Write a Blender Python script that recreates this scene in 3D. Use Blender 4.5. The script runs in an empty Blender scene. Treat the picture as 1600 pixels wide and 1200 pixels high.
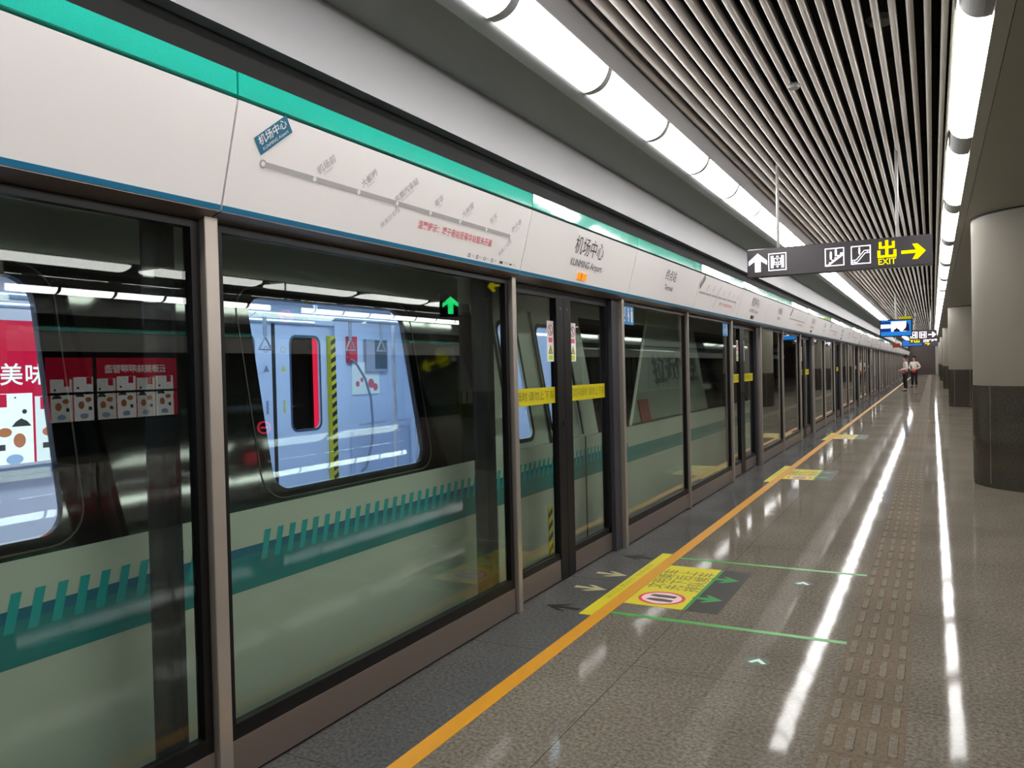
import bpy, bmesh, math, random
from mathutils import Vector, Matrix
random.seed(7)
sc = bpy.context.scene
COL = sc.collection

# ------------------------------------------------------------------ camera, world, exposure
YAW, PITCH, ROLL = 0.4906, -0.0172, -0.0237
F = Vector((-math.sin(YAW)*math.cos(PITCH), math.cos(YAW)*math.cos(PITCH), math.sin(PITCH)))
R = Vector((math.cos(YAW), math.sin(YAW), 0)); U = R.cross(F)
R2 = math.cos(ROLL)*R + math.sin(ROLL)*U
U2 = -math.sin(ROLL)*R + math.cos(ROLL)*U
cam = bpy.data.cameras.new('camera'); camo = bpy.data.objects.new('camera', cam); COL.objects.link(camo)
M = Matrix((R2, U2, -F)).transposed().to_4x4(); M.translation = Vector((0, 0, 1.5))
camo.matrix_world = M
cam.sensor_fit = 'HORIZONTAL'; cam.sensor_width = 36; cam.lens = 36*1232/1600; cam.clip_start = .05; cam.clip_end = 300
sc.camera = camo
w = bpy.data.worlds.new('world'); sc.world = w; w.use_nodes = True
w.node_tree.nodes['Background'].inputs[0].default_value = (.5, .55, .6, 1)
w.node_tree.nodes['Background'].inputs[1].default_value = .02
vs = sc.view_settings; sc.display_settings.display_device = 'sRGB'
vs.view_transform = 'Standard'; vs.look = 'None'; vs.exposure = 0.28; vs.gamma = 1; vs.use_curve_mapping = False
LAMP = 19.0           # radiance of the ceiling diffusers
TRAIN_LAMP = 13.0     # radiance of the lamps inside the train
sc.cycles.max_bounces = 8; sc.cycles.transparent_max_bounces = 24; sc.cycles.glossy_bounces = 5
sc.cycles.sample_clamp_indirect = 4; sc.cycles.caustics_refractive = False

# ------------------------------------------------------------------ materials
def srgb(r, g, b):
    f = lambda c: (c/255/12.92) if c/255 <= .04045 else ((c/255+.055)/1.055)**2.4
    return (f(r), f(g), f(b), 1)
def nodes(name):
    m = bpy.data.materials.new(name); m.use_nodes = True
    n = m.node_tree; return m, n, n.nodes['Principled BSDF']
def mat(name, col, rough=.5, metal=0, spec=.5, noise=0, nscale=20, bump=0, emit=0, ecol=None, rnoise=0, coat=0):
    m, n, p = nodes(name)
    p.inputs['Base Color'].default_value = col; p.inputs['Roughness'].default_value = rough
    p.inputs['Metallic'].default_value = metal; p.inputs['Specular IOR Level'].default_value = spec
    p.inputs['Coat Weight'].default_value = coat
    if emit:
        p.inputs['Emission Color'].default_value = ecol or col; p.inputs['Emission Strength'].default_value = emit
    if noise or bump or rnoise:
        tc = n.nodes.new('ShaderNodeTexCoord'); nt = n.nodes.new('ShaderNodeTexNoise')
        nt.inputs['Scale'].default_value = nscale; nt.inputs['Detail'].default_value = 4
        n.links.new(tc.outputs['Object'], nt.inputs['Vector'])
        if noise:
            mx = n.nodes.new('ShaderNodeMix'); mx.data_type = 'RGBA'
            mx.inputs[6].default_value = tuple(c*(1-noise) for c in col[:3])+(1,)
            mx.inputs[7].default_value = tuple(min(1, c*(1+noise)) for c in col[:3])+(1,)
            n.links.new(nt.outputs['Fac'], mx.inputs[0]); n.links.new(mx.outputs[2], p.inputs['Base Color'])
        if bump:
            b = n.nodes.new('ShaderNodeBump'); b.inputs['Strength'].default_value = bump; b.inputs['Distance'].default_value = .01
            n.links.new(nt.outputs['Fac'], b.inputs['Height']); n.links.new(b.outputs['Normal'], p.inputs['Normal'])
        if rnoise:
            mr = n.nodes.new('ShaderNodeMapRange'); mr.inputs[3].default_value = max(.02, rough-rnoise); mr.inputs[4].default_value = rough+rnoise
            n.links.new(nt.outputs['Fac'], mr.inputs[0]); n.links.new(mr.outputs[0], p.inputs['Roughness'])
    return m
def glass(name, tint, ior=1.45, rough=0.0, haze=0.0, hazecol=(.3, .33, .3, 1)):
    m = bpy.data.materials.new(name); m.use_nodes = True; n = m.node_tree; n.nodes.clear()
    out = n.nodes.new('ShaderNodeOutputMaterial'); t = n.nodes.new('ShaderNodeBsdfTransparent'); g = n.nodes.new('ShaderNodeBsdfGlossy')
    lw = n.nodes.new('ShaderNodeLayerWeight'); lw.inputs[0].default_value = .5; pw = n.nodes.new('ShaderNodeMath'); pw.operation = 'POWER'; pw.inputs[1].default_value = 5
    n.links.new(lw.outputs['Facing'], pw.inputs[0]); f0 = ((ior-1)/(ior+1))**2
    fr = n.nodes.new('ShaderNodeMapRange'); fr.inputs[3].default_value = f0; fr.inputs[4].default_value = 1; n.links.new(pw.outputs[0], fr.inputs[0]); mx = n.nodes.new('ShaderNodeMixShader')
    t.inputs[0].default_value = tint; g.inputs['Roughness'].default_value = rough; g.inputs[0].default_value = (1, 1, 1, 1)
    n.links.new(fr.outputs[0], mx.inputs[0]); n.links.new(g.outputs[0], mx.inputs[2])
    if haze:
        d = n.nodes.new('ShaderNodeBsdfDiffuse'); d.inputs[0].default_value = hazecol; m2 = n.nodes.new('ShaderNodeMixShader'); m2.inputs[0].default_value = haze
        n.links.new(t.outputs[0], m2.inputs[1]); n.links.new(d.outputs[0], m2.inputs[2]); n.links.new(m2.outputs[0], mx.inputs[1])
    else: n.links.new(t.outputs[0], mx.inputs[1])
    n.links.new(mx.outputs[0], out.inputs[0]); return m
def emis(name, col, s):
    m = bpy.data.materials.new(name); m.use_nodes = True; n = m.node_tree; n.nodes.clear()
    o = n.nodes.new('ShaderNodeOutputMaterial'); e = n.nodes.new('ShaderNodeEmission'); e.inputs[0].default_value = col; e.inputs[1].default_value = s
    n.links.new(e.outputs[0], o.inputs[0]); return m

def granite(name, c0, c1, c2, rough, px=.6, py=1.2, ox=0, oy=0, seam=.004, seamcol=.35, bump=.02, f0=.011, f90=.30):
    m, n, p = nodes(name); L = n.links
    tc = n.nodes.new('ShaderNodeTexCoord')
    a = n.nodes.new('ShaderNodeTexNoise'); a.inputs['Scale'].default_value = 55; a.inputs['Detail'].default_value = 5; a.inputs['Roughness'].default_value = .75
    b = n.nodes.new('ShaderNodeTexNoise'); b.inputs['Scale'].default_value = 1.1; b.inputs['Detail'].default_value = 3
    L.new(tc.outputs['Object'], a.inputs['Vector']); L.new(tc.outputs['Object'], b.inputs['Vector'])
    cr = n.nodes.new('ShaderNodeValToRGB'); e = cr.color_ramp.elements
    e[0].position = .34; e[0].color = c0; e[1].position = .62; e[1].color = c2; x = e.new(.47); x.color = c1
    L.new(a.outputs['Fac'], cr.inputs[0])
    mr = n.nodes.new('ShaderNodeMapRange'); mr.inputs[1].default_value = .3; mr.inputs[2].default_value = .7; mr.inputs[3].default_value = .85; mr.inputs[4].default_value = 1.12
    L.new(b.outputs['Fac'], mr.inputs[0])
    sx = n.nodes.new('ShaderNodeSeparateXYZ'); L.new(tc.outputs['Object'], sx.inputs[0])
    def ln(sock, period, off):
        s = n.nodes.new('ShaderNodeMath'); s.operation = 'ADD'; s.inputs[1].default_value = -off+period*400; L.new(sock, s.inputs[0])
        q = n.nodes.new('ShaderNodeMath'); q.operation = 'MODULO'; q.inputs[1].default_value = period; L.new(s.outputs[0], q.inputs[0])
        g = n.nodes.new('ShaderNodeMath'); g.operation = 'LESS_THAN'; g.inputs[1].default_value = seam; L.new(q.outputs[0], g.inputs[0]); return g
    l1 = ln(sx.outputs[0], px, ox); l2 = ln(sx.outputs[1], py, oy)
    mm = n.nodes.new('ShaderNodeMath'); mm.operation = 'MAXIMUM'; L.new(l1.outputs[0], mm.inputs[0]); L.new(l2.outputs[0], mm.inputs[1])
    v = n.nodes.new('ShaderNodeVectorMath'); v.operation = 'SCALE'; L.new(cr.outputs[0], v.inputs[0]); L.new(mr.outputs[0], v.inputs['Scale'])
    mx = n.nodes.new('ShaderNodeMix'); mx.data_type = 'RGBA'; L.new(mm.outputs[0], mx.inputs[0]); L.new(v.outputs[0], mx.inputs[6])
    mx.inputs[7].default_value = tuple(c*seamcol for c in c1[:3])+(1,)
    # every slab polished a little differently and laid a hair out of level
    cell = n.nodes.new('ShaderNodeTexNoise'); cell.inputs['Scale'].default_value = 2.2; cell.inputs['Detail'].default_value = 2
    L.new(tc.outputs['Object'], cell.inputs['Vector'])
    rr = n.nodes.new('ShaderNodeMapRange'); rr.inputs[3].default_value = rough*.6; rr.inputs[4].default_value = rough*1.4; L.new(cell.outputs['Fac'], rr.inputs[0])
    bu = n.nodes.new('ShaderNodeBump'); bu.inputs['Strength'].default_value = bump; bu.inputs['Distance'].default_value = .05; L.new(cell.outputs['Fac'], bu.inputs['Height'])
    # polish worn by feet: a matte stone under a weak gloss that grows towards grazing angles
    n.nodes.remove(p); df = n.nodes.new('ShaderNodeBsdfDiffuse'); gl = n.nodes.new('ShaderNodeBsdfGlossy'); ms = n.nodes.new('ShaderNodeMixShader')
    lw = n.nodes.new('ShaderNodeLayerWeight'); lw.inputs[0].default_value = .5; pw = n.nodes.new('ShaderNodeMath'); pw.operation = 'POWER'; pw.inputs[1].default_value = 5
    L.new(lw.outputs['Facing'], pw.inputs[0]); fr = n.nodes.new('ShaderNodeMapRange'); fr.inputs[3].default_value = f0; fr.inputs[4].default_value = f90; L.new(pw.outputs[0], fr.inputs[0])
    L.new(mx.outputs[2], df.inputs[0]); L.new(rr.outputs[0], gl.inputs['Roughness']); L.new(bu.outputs['Normal'], gl.inputs['Normal']); gl.inputs[0].default_value = (1, 1, 1, 1)
    L.new(fr.outputs[0], ms.inputs[0]); L.new(df.outputs[0], ms.inputs[1]); L.new(gl.outputs[0], ms.inputs[2]); L.new(ms.outputs[0], n.nodes['Material Output'].inputs[0])
    return m
FLOOR = granite('polished grey granite', srgb(72, 67, 59), srgb(100, 93, 83), srgb(122, 115, 104), .06, px=1.2, py=1.45, ox=-1.36, oy=3.75)
EDGE = granite('dark grey granite edge', srgb(58, 58, 58), srgb(74, 74, 73), srgb(88, 88, 86), .1, px=4, py=1.45, ox=-3.9, oy=3.75)
STONE = granite('polished brown stone', srgb(50, 47, 41), srgb(60, 56, 49), srgb(70, 66, 58), .05, f0=.05, f90=.5, px=40, py=40, ox=21, oy=21, bump=.01)
TACT = granite('tactile paver', srgb(80, 68, 55), srgb(95, 83, 68), srgb(106, 94, 79), .42, f90=.07, px=40, py=.277, ox=21, oy=.45, seam=.004, seamcol=.6, bump=.1)
TACTB = granite('worn tactile bar top', srgb(88, 80, 68), srgb(103, 95, 82), srgb(116, 108, 95), .34, f90=.08, px=40, py=40, ox=21, oy=21)
WHITE = mat('white header enamel', srgb(246, 242, 241), .32, noise=.02, nscale=3)
BLUE = mat('blue trim stripe', srgb(10, 110, 150), .35)
TEAL = mat('teal back painted glass', srgb(12, 184, 162), .08, spec=.7, noise=.18, nscale=160, coat=1)
BLACK = mat('black paint', srgb(12, 11, 12), .4, spec=.25)
BLACKM = mat('matte black', srgb(12, 11, 12), .8)
RUBBER = mat('black rubber', srgb(10, 10, 10), .6)
STEEL = mat('brushed steel', srgb(176, 168, 158), .36, metal=.75)
STEELD = mat('brown tinted steel', srgb(140, 126, 118), .3, metal=.7)
STEELB = mat('dark slate steel', srgb(60, 60, 68), .35, metal=.3)
GREYM = mat('grey metal', srgb(150, 148, 146), .4, metal=.2)
FASCIA = mat('light grey fascia metal', srgb(160, 159, 161), .45, noise=.02, nscale=2)
SOFFIT = mat('grey soffit metal', srgb(150, 149, 148), .5, noise=.04, nscale=3)
SOFFITR = mat('grey green ceiling metal', srgb(156, 155, 142), .5, noise=.04, nscale=3)
SLAT = mat('silver slat', srgb(228, 220, 214), .35, metal=.1)
VOID = mat('black ceiling void', srgb(22, 20, 20), .9, noise=.3, nscale=4)
LAMPM = emis('lit diffuser', (1, .98, .965, 1), LAMP)
LAMPC = emis('lit cool diffuser', (.93, .98, 1, 1), LAMP)
PANE = glass('platform screen glass', (.88, .93, .89, 1), 1.40)
PANES = glass('smoked glass edge', (.30, .31, .32, 1), 1.45, haze=.35, hazecol=srgb(66, 66, 74))
TWIN = glass('train window glass', (.86, .9, .95, 1), 1.35)
PILL = mat('pillar enamel', srgb(118, 113, 100), .5, spec=.3, metal=.0, noise=.02, nscale=3)
BODY = mat('train body silver', srgb(176, 182, 172), .36, metal=.15, noise=.03, nscale=2)
BAND = mat('black glazing band', srgb(9, 9, 11), .05, spec=.6)
TEALD = mat('teal livery band', srgb(0, 112, 116), .3)
TEALB = mat('blue livery line', srgb(0, 92, 122), .3)
TEALL = mat('bright teal livery bars', srgb(0, 148, 152), .3)
INT = mat('train lining', srgb(196, 208, 232), .3)
INTW = mat('train window surround', srgb(240, 228, 232), .3)
INTD = mat('train grey lining', srgb(120, 128, 148), .4)
HAND = mat('handrail steel', srgb(206, 212, 226), .25, metal=.6)
SEATM = mat('seat steel', srgb(178, 190, 216), .3, metal=.1)
YELLOW = mat('yellow floor tape', srgb(196, 134, 6), .4)
YSTICK = mat('yellow sticker', srgb(200, 188, 16), .35)
GREENT = mat('green floor tape', srgb(48, 140, 46), .4)
DARKG = mat('dark grey sticker', srgb(38, 35, 32), .5, spec=.2)
GREENA = mat('green print', srgb(50, 124, 60), .5, spec=.2)
REDP = mat('red print', srgb(200, 40, 60), .4)
PINKP = mat('faded red print', srgb(214, 96, 112), .4)
GREYP = mat('faded grey print', srgb(186, 184, 184), .4)
GREYP2 = mat('grey line print', srgb(176, 174, 172), .4)
INK = mat('dark ink', srgb(60, 58, 60), .4)
INKB = mat('black ink', srgb(20, 20, 20), .4)
BLUEP = mat('blue sticker', srgb(20, 140, 214), .35)
BOXB = mat('blue name plate print', srgb(18, 108, 140), .35)
WPRINT = mat('white print', srgb(238, 238, 238), .4)
PALEA = mat('pale arrow print', srgb(160, 154, 116), .5, spec=.2)
DARKA = mat('dark arrow print', srgb(34, 34, 34), .6, spec=.1)
ORANGE = emis('orange lamp', (1, .30, .02, 1), 1.0)
SIGNB = mat('sign black face', srgb(52, 46, 52), .3)
SIGNF = mat('sign housing', srgb(58, 56, 58), .35)
SW = emis('lit white symbol', (1, .93, 1, 1), 1.6)
SY = emis('lit yellow symbol', (1, .82, 0, 1), 1.3)
def redpanel():
    return emis('lit red poster', srgb(206, 30, 62), 1.7)
ADRED = redpanel(); ADWHITE = emis('lit white poster print', (1, .98, .96, 1), 1.9)
ADCREAM = emis('lit cream poster print', (.95, .93, .86, 1), 1.6); ADDARK = emis('dim poster print', srgb(90, 84, 80), 1.0)
ADSKIN = emis('lit poster food print', srgb(214, 130, 90), 1.3); ADBLUE = emis('lit poster blue print', srgb(170, 190, 220), 1.4)

# ------------------------------------------------------------------ helpers
def ob(name, me, parent=None):
    o = bpy.data.objects.new(name, me); COL.objects.link(o)
    if parent: o.parent = parent
    return o
def tag(o, label, cat, group=None):
    o['label'] = label; o['category'] = cat
    if group: o['group'] = group
    return o
def thing(name, loc, label, cat, group=None, rz=0):
    o = ob(name, None); o.location = loc; o.rotation_euler = (0, 0, rz); return tag(o, label, cat, group)
class MB:
    """collects shapes given in place coordinates; the parent's foot is taken off when linking"""
    def __init__(s): s.bm = bmesh.new()
    def box(s, x0, x1, y0, y1, z0, z1, bev=0):
        bm = s.bm; v = [bm.verts.new((x, y, z)) for x in (x0, x1) for y in (y0, y1) for z in (z0, z1)]
        fs = [bm.faces.new([v[i] for i in f]) for f in ((0, 1, 3, 2), (4, 6, 7, 5), (0, 4, 5, 1), (2, 3, 7, 6), (0, 2, 6, 4), (1, 5, 7, 3))]
        if bev:
            es = list({e for f in fs for e in f.edges})
            bmesh.ops.bevel(bm, geom=es, offset=bev, segments=2, affect='EDGES', profile=.5)
        return s
    def prism(s, prof, y0, y1, axis='Y'):
        """closed profile of (a,b) pairs drawn out along an axis"""
        bm = s.bm
        f = {'Y': lambda a, b, t: (a, t, b), 'X': lambda a, b, t: (t, a, b), 'Z': lambda a, b, t: (a, b, t)}[axis]
        A = [bm.verts.new(f(a, b, y0)) for a, b in prof]; B = [bm.verts.new(f(a, b, y1)) for a, b in prof]; n = len(prof)
        bm.faces.new(A[::-1]); bm.faces.new(B)
        for i in range(n): bm.faces.new((A[i], A[(i+1) % n], B[(i+1) % n], B[i]))
        bmesh.ops.recalc_face_normals(bm, faces=bm.faces); return s
    def sheet(s, prof, y0, y1):
        bm = s.bm; A = [bm.verts.new((a, y0, b)) for a, b in prof]; B = [bm.verts.new((a, y1, b)) for a, b in prof]
        for i in range(len(prof)-1): bm.faces.new((A[i], A[i+1], B[i+1], B[i]))
        return s
    def cyl(s, p0, p1, r, seg=12, r2=None):
        bm = s.bm; p0 = Vector(p0); p1 = Vector(p1); d = (p1-p0).normalized()
        a = d.orthogonal().normalized(); b = d.cross(a); r2 = r if r2 is None else r2
        A = [bm.verts.new(p0+r*(math.cos(2*math.pi*i/seg)*a+math.sin(2*math.pi*i/seg)*b)) for i in range(seg)]
        B = [bm.verts.new(p1+r2*(math.cos(2*math.pi*i/seg)*a+math.sin(2*math.pi*i/seg)*b)) for i in range(seg)]
        sa = bm.faces.new(A[::-1]); sb = bm.faces.new(B)
        for e in list(sa.edges)+list(sb.edges): e.smooth = False
        for i in range(seg): f = bm.faces.new((A[i], A[(i+1) % seg], B[(i+1) % seg], B[i])); f.smooth = True
        return s
    def tube(s, pts, r, seg=8):
        for a, b in zip(pts, pts[1:]): s.cyl(a, b, r, seg)
        return s
    def poly(s, pts, o, u, v, th=.0015):
        """flat shape with real thickness: 2D pts on the plane o + a*u + b*v"""
        o, u, v = Vector(o), Vector(u), Vector(v); n = u.cross(v).normalized(); bm = s.bm
        T = [bm.verts.new(o+a*u+b*v+n*th) for a, b in pts]; Bt = [bm.verts.new(o+a*u+b*v) for a, b in pts]; k = len(pts)
        bm.faces.new(T); bm.faces.new(Bt[::-1])
        for i in range(k): bm.faces.new((Bt[i], Bt[(i+1) % k], T[(i+1) % k], T[i]))
        return s
    def rect(s, a0, a1, b0, b1, o, u, v, th=.0015): return s.poly([(a0, b0), (a1, b0), (a1, b1), (a0, b1)], o, u, v, th)
    def ring(s, ca, cb, r, t, o, u, v, seg=24, th=.0015, sy=1):
        for i in range(seg):
            A, B2 = 2*math.pi*i/seg, 2*math.pi*(i+1)/seg
            s.poly([(ca+(r-t)*math.cos(A), cb+sy*(r-t)*math.sin(A)), (ca+r*math.cos(A), cb+sy*r*math.sin(A)), (ca+r*math.cos(B2), cb+sy*r*math.sin(B2)), (ca+(r-t)*math.cos(B2), cb+sy*(r-t)*math.sin(B2))], o, u, v, th)
        return s
    def disc(s, ca, cb, r, o, u, v, seg=20, th=.0015, sy=1):
        return s.poly([(ca+r*math.cos(2*math.pi*i/seg), cb+sy*r*math.sin(2*math.pi*i/seg)) for i in range(seg)], o, u, v, th)
    def line(s, p, q, t, o, u, v, th=.0015):
        d = Vector(q)-Vector(p); nn = Vector((-d.y, d.x)).normalized()*t/2; p = Vector(p); q = Vector(q)
        return s.poly([tuple(p-nn), tuple(q-nn), tuple(q+nn), tuple(p+nn)], o, u, v, th)
    def frame(s, a0, a1, b0, b1, t, o, u, v, th=.0015):
        s.rect(a0, a1, b0, b0+t, o, u, v, th); s.rect(a0, a1, b1-t, b1, o, u, v, th)
        s.rect(a0, a0+t, b0+t, b1-t, o, u, v, th); s.rect(a1-t, a1, b0+t, b1-t, o, u, v, th); return s
    def build(s, name, m, parent=None, smooth=False):
        me = bpy.data.meshes.new(name)
        if parent is not None:
            mw = Matrix.Translation(parent_loc(parent)).inverted(); bmesh.ops.transform(s.bm, matrix=mw, verts=s.bm.verts)
        if smooth:
            for f in s.bm.faces: f.smooth = True
        s.bm.to_mesh(me); s.bm.free(); me.materials.append(m)
        return ob(name, me, parent)
def parent_loc(o):
    l = Vector(o.location)
    while o.parent: o = o.parent; l += Vector(o.location)
    return l
YV, ZV, XV = Vector((0, 1, 0)), Vector((0, 0, 1)), Vector((1, 0, 0))
def text(s, size, o, u, v, m, name='lettering', parent=None, bold=0, sx=1, align='CENTER', th=.0012, rot=0, line=1.0):
    cu = bpy.data.curves.new('t', 'FONT'); cu.body = s; cu.size = 1; cu.align_x = align; cu.align_y = 'CENTER'; cu.offset = bold; cu.resolution_u = 3; cu.space_line = line
    t = bpy.data.objects.new('t', cu); COL.objects.link(t)
    me = bpy.data.meshes.new_from_object(t.evaluated_get(bpy.context.evaluated_depsgraph_get()))
    bpy.data.objects.remove(t); bpy.data.curves.remove(cu)
    u, v, o = Vector(u).normalized(), Vector(v).normalized(), Vector(o); n = u.cross(v)
    c, sn = math.cos(rot), math.sin(rot)
    A = Matrix(((u.x, v.x, n.x, 0), (u.y, v.y, n.y, 0), (u.z, v.z, n.z, 0), (0, 0, 0, 1)))
    mtx = Matrix.Translation(o+n*th) @ A @ Matrix(((c, -sn, 0, 0), (sn, c, 0, 0), (0, 0, 1, 0), (0, 0, 0, 1))) @ Matrix.Diagonal((size*sx, size, 1, 1))
    if parent: mtx = Matrix.Translation(-parent_loc(parent)) @ mtx
    me.transform(mtx); me.materials.clear(); me.materials.append(m)
    return ob(name, me, parent)
def struct(name, mb, m, smooth=False):
    o = mb.build(name, m, None, smooth); o['kind'] = 'structure'; return o
def dup(root, loc, label=None, rz=None, skip=()):
    r = root.copy(); COL.objects.link(r); r.location = loc
    if rz is not None: r.rotation_euler = (0, 0, rz)
    if label: r['label'] = label
    for ch in list(root.children):
        if ch.name.split('.')[0] in skip: continue
        c = ch.copy(); COL.objects.link(c); c.parent = r
        for g in list(ch.children):
            d = g.copy(); COL.objects.link(d); d.parent = c
    return r
ORD = ['first', 'second', 'third', 'fourth', 'fifth', 'sixth', 'seventh', 'eighth', 'ninth', 'tenth', 'eleventh', 'twelfth', 'thirteenth', 'fourteenth', 'fifteenth', 'sixteenth', 'seventeenth', 'eighteenth', 'nineteenth']
TENS = {2: 'twenty', 3: 'thirty', 4: 'forty', 5: 'fifty', 6: 'sixty', 7: 'seventy', 8: 'eighty', 9: 'ninety'}
def nth(i):   # i from 0
    k = i+1
    if k < 20: return ORD[k-1]
    t, r = divmod(k, 10)
    return (TENS[t][:-1]+'ieth') if r == 0 else TENS[t]+'-'+ORD[r-1]

YE = 95.0      # far end of the platform
Y0 = -12.0     # end behind the camera
PX = -2.263    # face of the platform screen posts
# ------------------------------------------------------------------ setting
struct('floor', MB().box(-1.85, 10.15, Y0, YE, -.15, 0), FLOOR)
struct('trim_1', MB().box(-2.42, -1.85, Y0, YE, -.15, 0), EDGE)
struct('trim_2', MB().box(10.15, 10.8, Y0, YE, -.15, 0), EDGE)
struct('wall_back', MB().box(-7, 15.2, YE, YE+.2, -1.6, 4.4), mat('dark end wall', srgb(74, 62, 58), .5))
struct('wall_front', MB().box(-7, 15.2, Y0-.2, Y0, -1.6, 4.4), mat('grey wall', srgb(120, 118, 112), .5))
TW = mat('dark tunnel wall', srgb(46, 46, 46), .8, noise=.2, nscale=2)
struct('wall_left', MB().box(-7, -6.7, Y0, YE, -1.6, 4.4), TW)
struct('wall_right', MB().box(15.0, 15.2, Y0, YE, -1.6, 4.4), TW)
struct('floor_track', MB().box(-6.7, -2.42, Y0, YE, -1.6, -1.5), TW)
struct('floor_track_right', MB().box(10.8, 15, Y0, YE, -1.6, -1.5), TW)
struct('trim_3', MB().box(-2.55, -2.42, Y0, YE, -1.5, -.02), TW)
struct('trim_4', MB().box(10.8, 10.9, Y0, YE, -1.5, -.02), TW)
struct('ceiling', MB().box(-7, 15.2, Y0, YE, 4.2, 4.4), VOID)
for sgn, nm in ((1, 'left'), (-1, 'right')):
    X = (lambda a: a) if sgn == 1 else (lambda a: 8.28-a)
    P = lambda pts: [(X(a), b) for a, b in pts]
    struct('trim_fascia_'+nm, MB().prism(P([(-2.35, 2.83), (-2.35, 3.15), (-2.5, 3.15), (-2.5, 2.83)]), Y0, YE), FASCIA)
    struct('trim_soffit_'+nm, MB().prism(P([(-2.35, 3.15), (-1.93, 3.15), (-1.93, 3.6), (-2.35, 3.6)]), Y0, YE), SOFFIT)
    struct('trim_cove_'+nm, MB().prism(P([(-1.93, 3.15), (-1.925, 3.148), (-1.83, 3.165), (-1.83, 3.32), (-1.70, 3.32), (-1.672, 3.27), (-1.66, 3.275), (-1.66, 3.6), (-1.93, 3.6)]), Y0, YE), FASCIA)
    struct('trim_back_'+nm, MB().prism(P([(-2.42, 2.56), (-2.5, 2.56), (-2.5, 4.2), (-2.42, 4.2)]), Y0, YE), BLACKM)
    struct('trim_rail_'+nm, MB().prism(P([(.118, 3.27), (.128, 3.27), (.135, 3.34), (.27, 3.34), (.29, 3.2), (.37, 3.195), (.37, 3.6), (.118, 3.6)]), Y0, YE), SOFFITR)
struct('ceiling_hall', MB().box(.374, 7.906, Y0, YE, 3.195, 3.6), SOFFITR)
# cable trays above the slats
for i, x in enumerate((-1.25, -.35)):
    struct('trim_tray_%d' % (i+1), MB().box(x, x+.12, Y0, YE, 3.9, 3.96), BLACKM)
for i in range(22):
    struct('trim_purlin_%d' % (i+1), MB().box(-1.62, .11, 1.4+i*2.2, 1.43+i*2.2, 3.5, 3.53), BLACKM)

# ceiling slats: bullet shaped aluminium baffles
slat_prof = [(-.017, .07), (-.019, .018), (-.0155, .006), (-.006, 0), (.006, 0), (.0155, .006), (.019, .018), (.017, .07)]
def slat_mesh():
    b = MB().prism(slat_prof, Y0, YE-.1); me = bpy.data.meshes.new('ceiling_slat'); b.bm.to_mesh(me); b.bm.free(); me.materials.append(SLAT)
    for p in me.polygons: p.use_smooth = len(p.vertices) == 4
    return me
sm = slat_mesh(); NS = 21
for i in range(NS):
    o = ob('ceiling_slat', sm); o.location = (-1.628+i*.0856, 0, 3.42)
    tag(o, 'silver metal slat under black ceiling void, %s counted from the left light row' % nth(i), 'ceiling slat', 'long ceiling slats above the platform')
# ceiling lamps
def lamp(prof, y0, y1, ycap, m, label, group):
    t = thing('ceiling_light', (prof[0][0], y0, prof[0][1]), label, 'ceiling light', group)
    MB().prism(prof, y0, y1).build('diffuser', m, t)
    c0 = (sum(p[0] for p in prof)/len(prof), sum(p[1] for p in prof)/len(prof))
    MB().prism([(c0[0]+(p[0]-c0[0])*.97, c0[1]+(p[1]-c0[1])*.97) for p in prof], y1, ycap).build('end_cap', FASCIA, t)
    return t
def arc(xa, za, xb, zb, bulge, n=10):
    pts = []
    for i in range(n+1):
        t = i/n; x = xa+(xb-xa)*t; z = za+(zb-za)*t; L = math.hypot(xb-xa, zb-za); k = 4*t*(1-t)*bulge
        pts.append((x+(zb-za)/L*k, z-(xb-xa)/L*k))
    return pts
profL = arc(-1.825, 3.155, -1.665, 3.275, .040)+[(-1.70, 3.315), (-1.825, 3.315)]
profR = arc(.135, 3.29, .287, 3.205, .036)+[(.265, 3.335), (.142, 3.335)]
k = 0; y = 3.27-1.17*4; l0 = None
while y < YE-1.5:
    lab = 'curved white ceiling light in the left row, %s from the top edge of the view' % nth(k-3) if k > 2 else 'curved white light of the left row, %s beyond the top edge' % nth(2-k)
    if l0 is None: l0 = lamp(profL, y+.05, y+1.15, y+1.22, LAMPM, lab, 'ceiling lights of the left row'); base = l0.location.copy()
    else: dup(l0, (base.x, y+.05, base.z), lab)
    y += 1.17; k += 1
k = 0; y = 4.62-2.98*3; r0 = None
while y < YE-3:
    for q in (0, 1):
        lab = 'curved white ceiling light in the right row, %s from the top edge of the view' % nth(k-6) if k > 5 else 'curved white light of the right row, %s beyond the top edge' % nth(5-k)
        yy = y+q*1.22
        if r0 is None: r0 = lamp(profR, yy, yy+1.2, yy+1.22, LAMPM, lab, 'ceiling lights of the right row'); baser = r0.location.copy()
        elif k == 1: r1 = lamp(profR, yy, yy+1.2, yy+1.76, LAMPM, lab, 'ceiling lights of the right row')
        else: dup(r1 if q else r0, (baser.x, yy, baser.z), lab)
        k += 1
    y += 2.98
# the far side of the island platform has the same two rows (seen mirrored in the glass)
for k in range(26):
    y = 1+k*1.17
    dup(l0, (8.28-base.x, y+1.13, base.z), 'curved white light over the far platform side, %s from its near end' % nth(k), math.pi)
for k in range(20):
    y = .2+k*1.49
    dup(r0, (8.28-baser.x, y+1.2, baser.z), 'curved white light in the inner far row, %s from its near end' % nth(k), math.pi)
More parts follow.
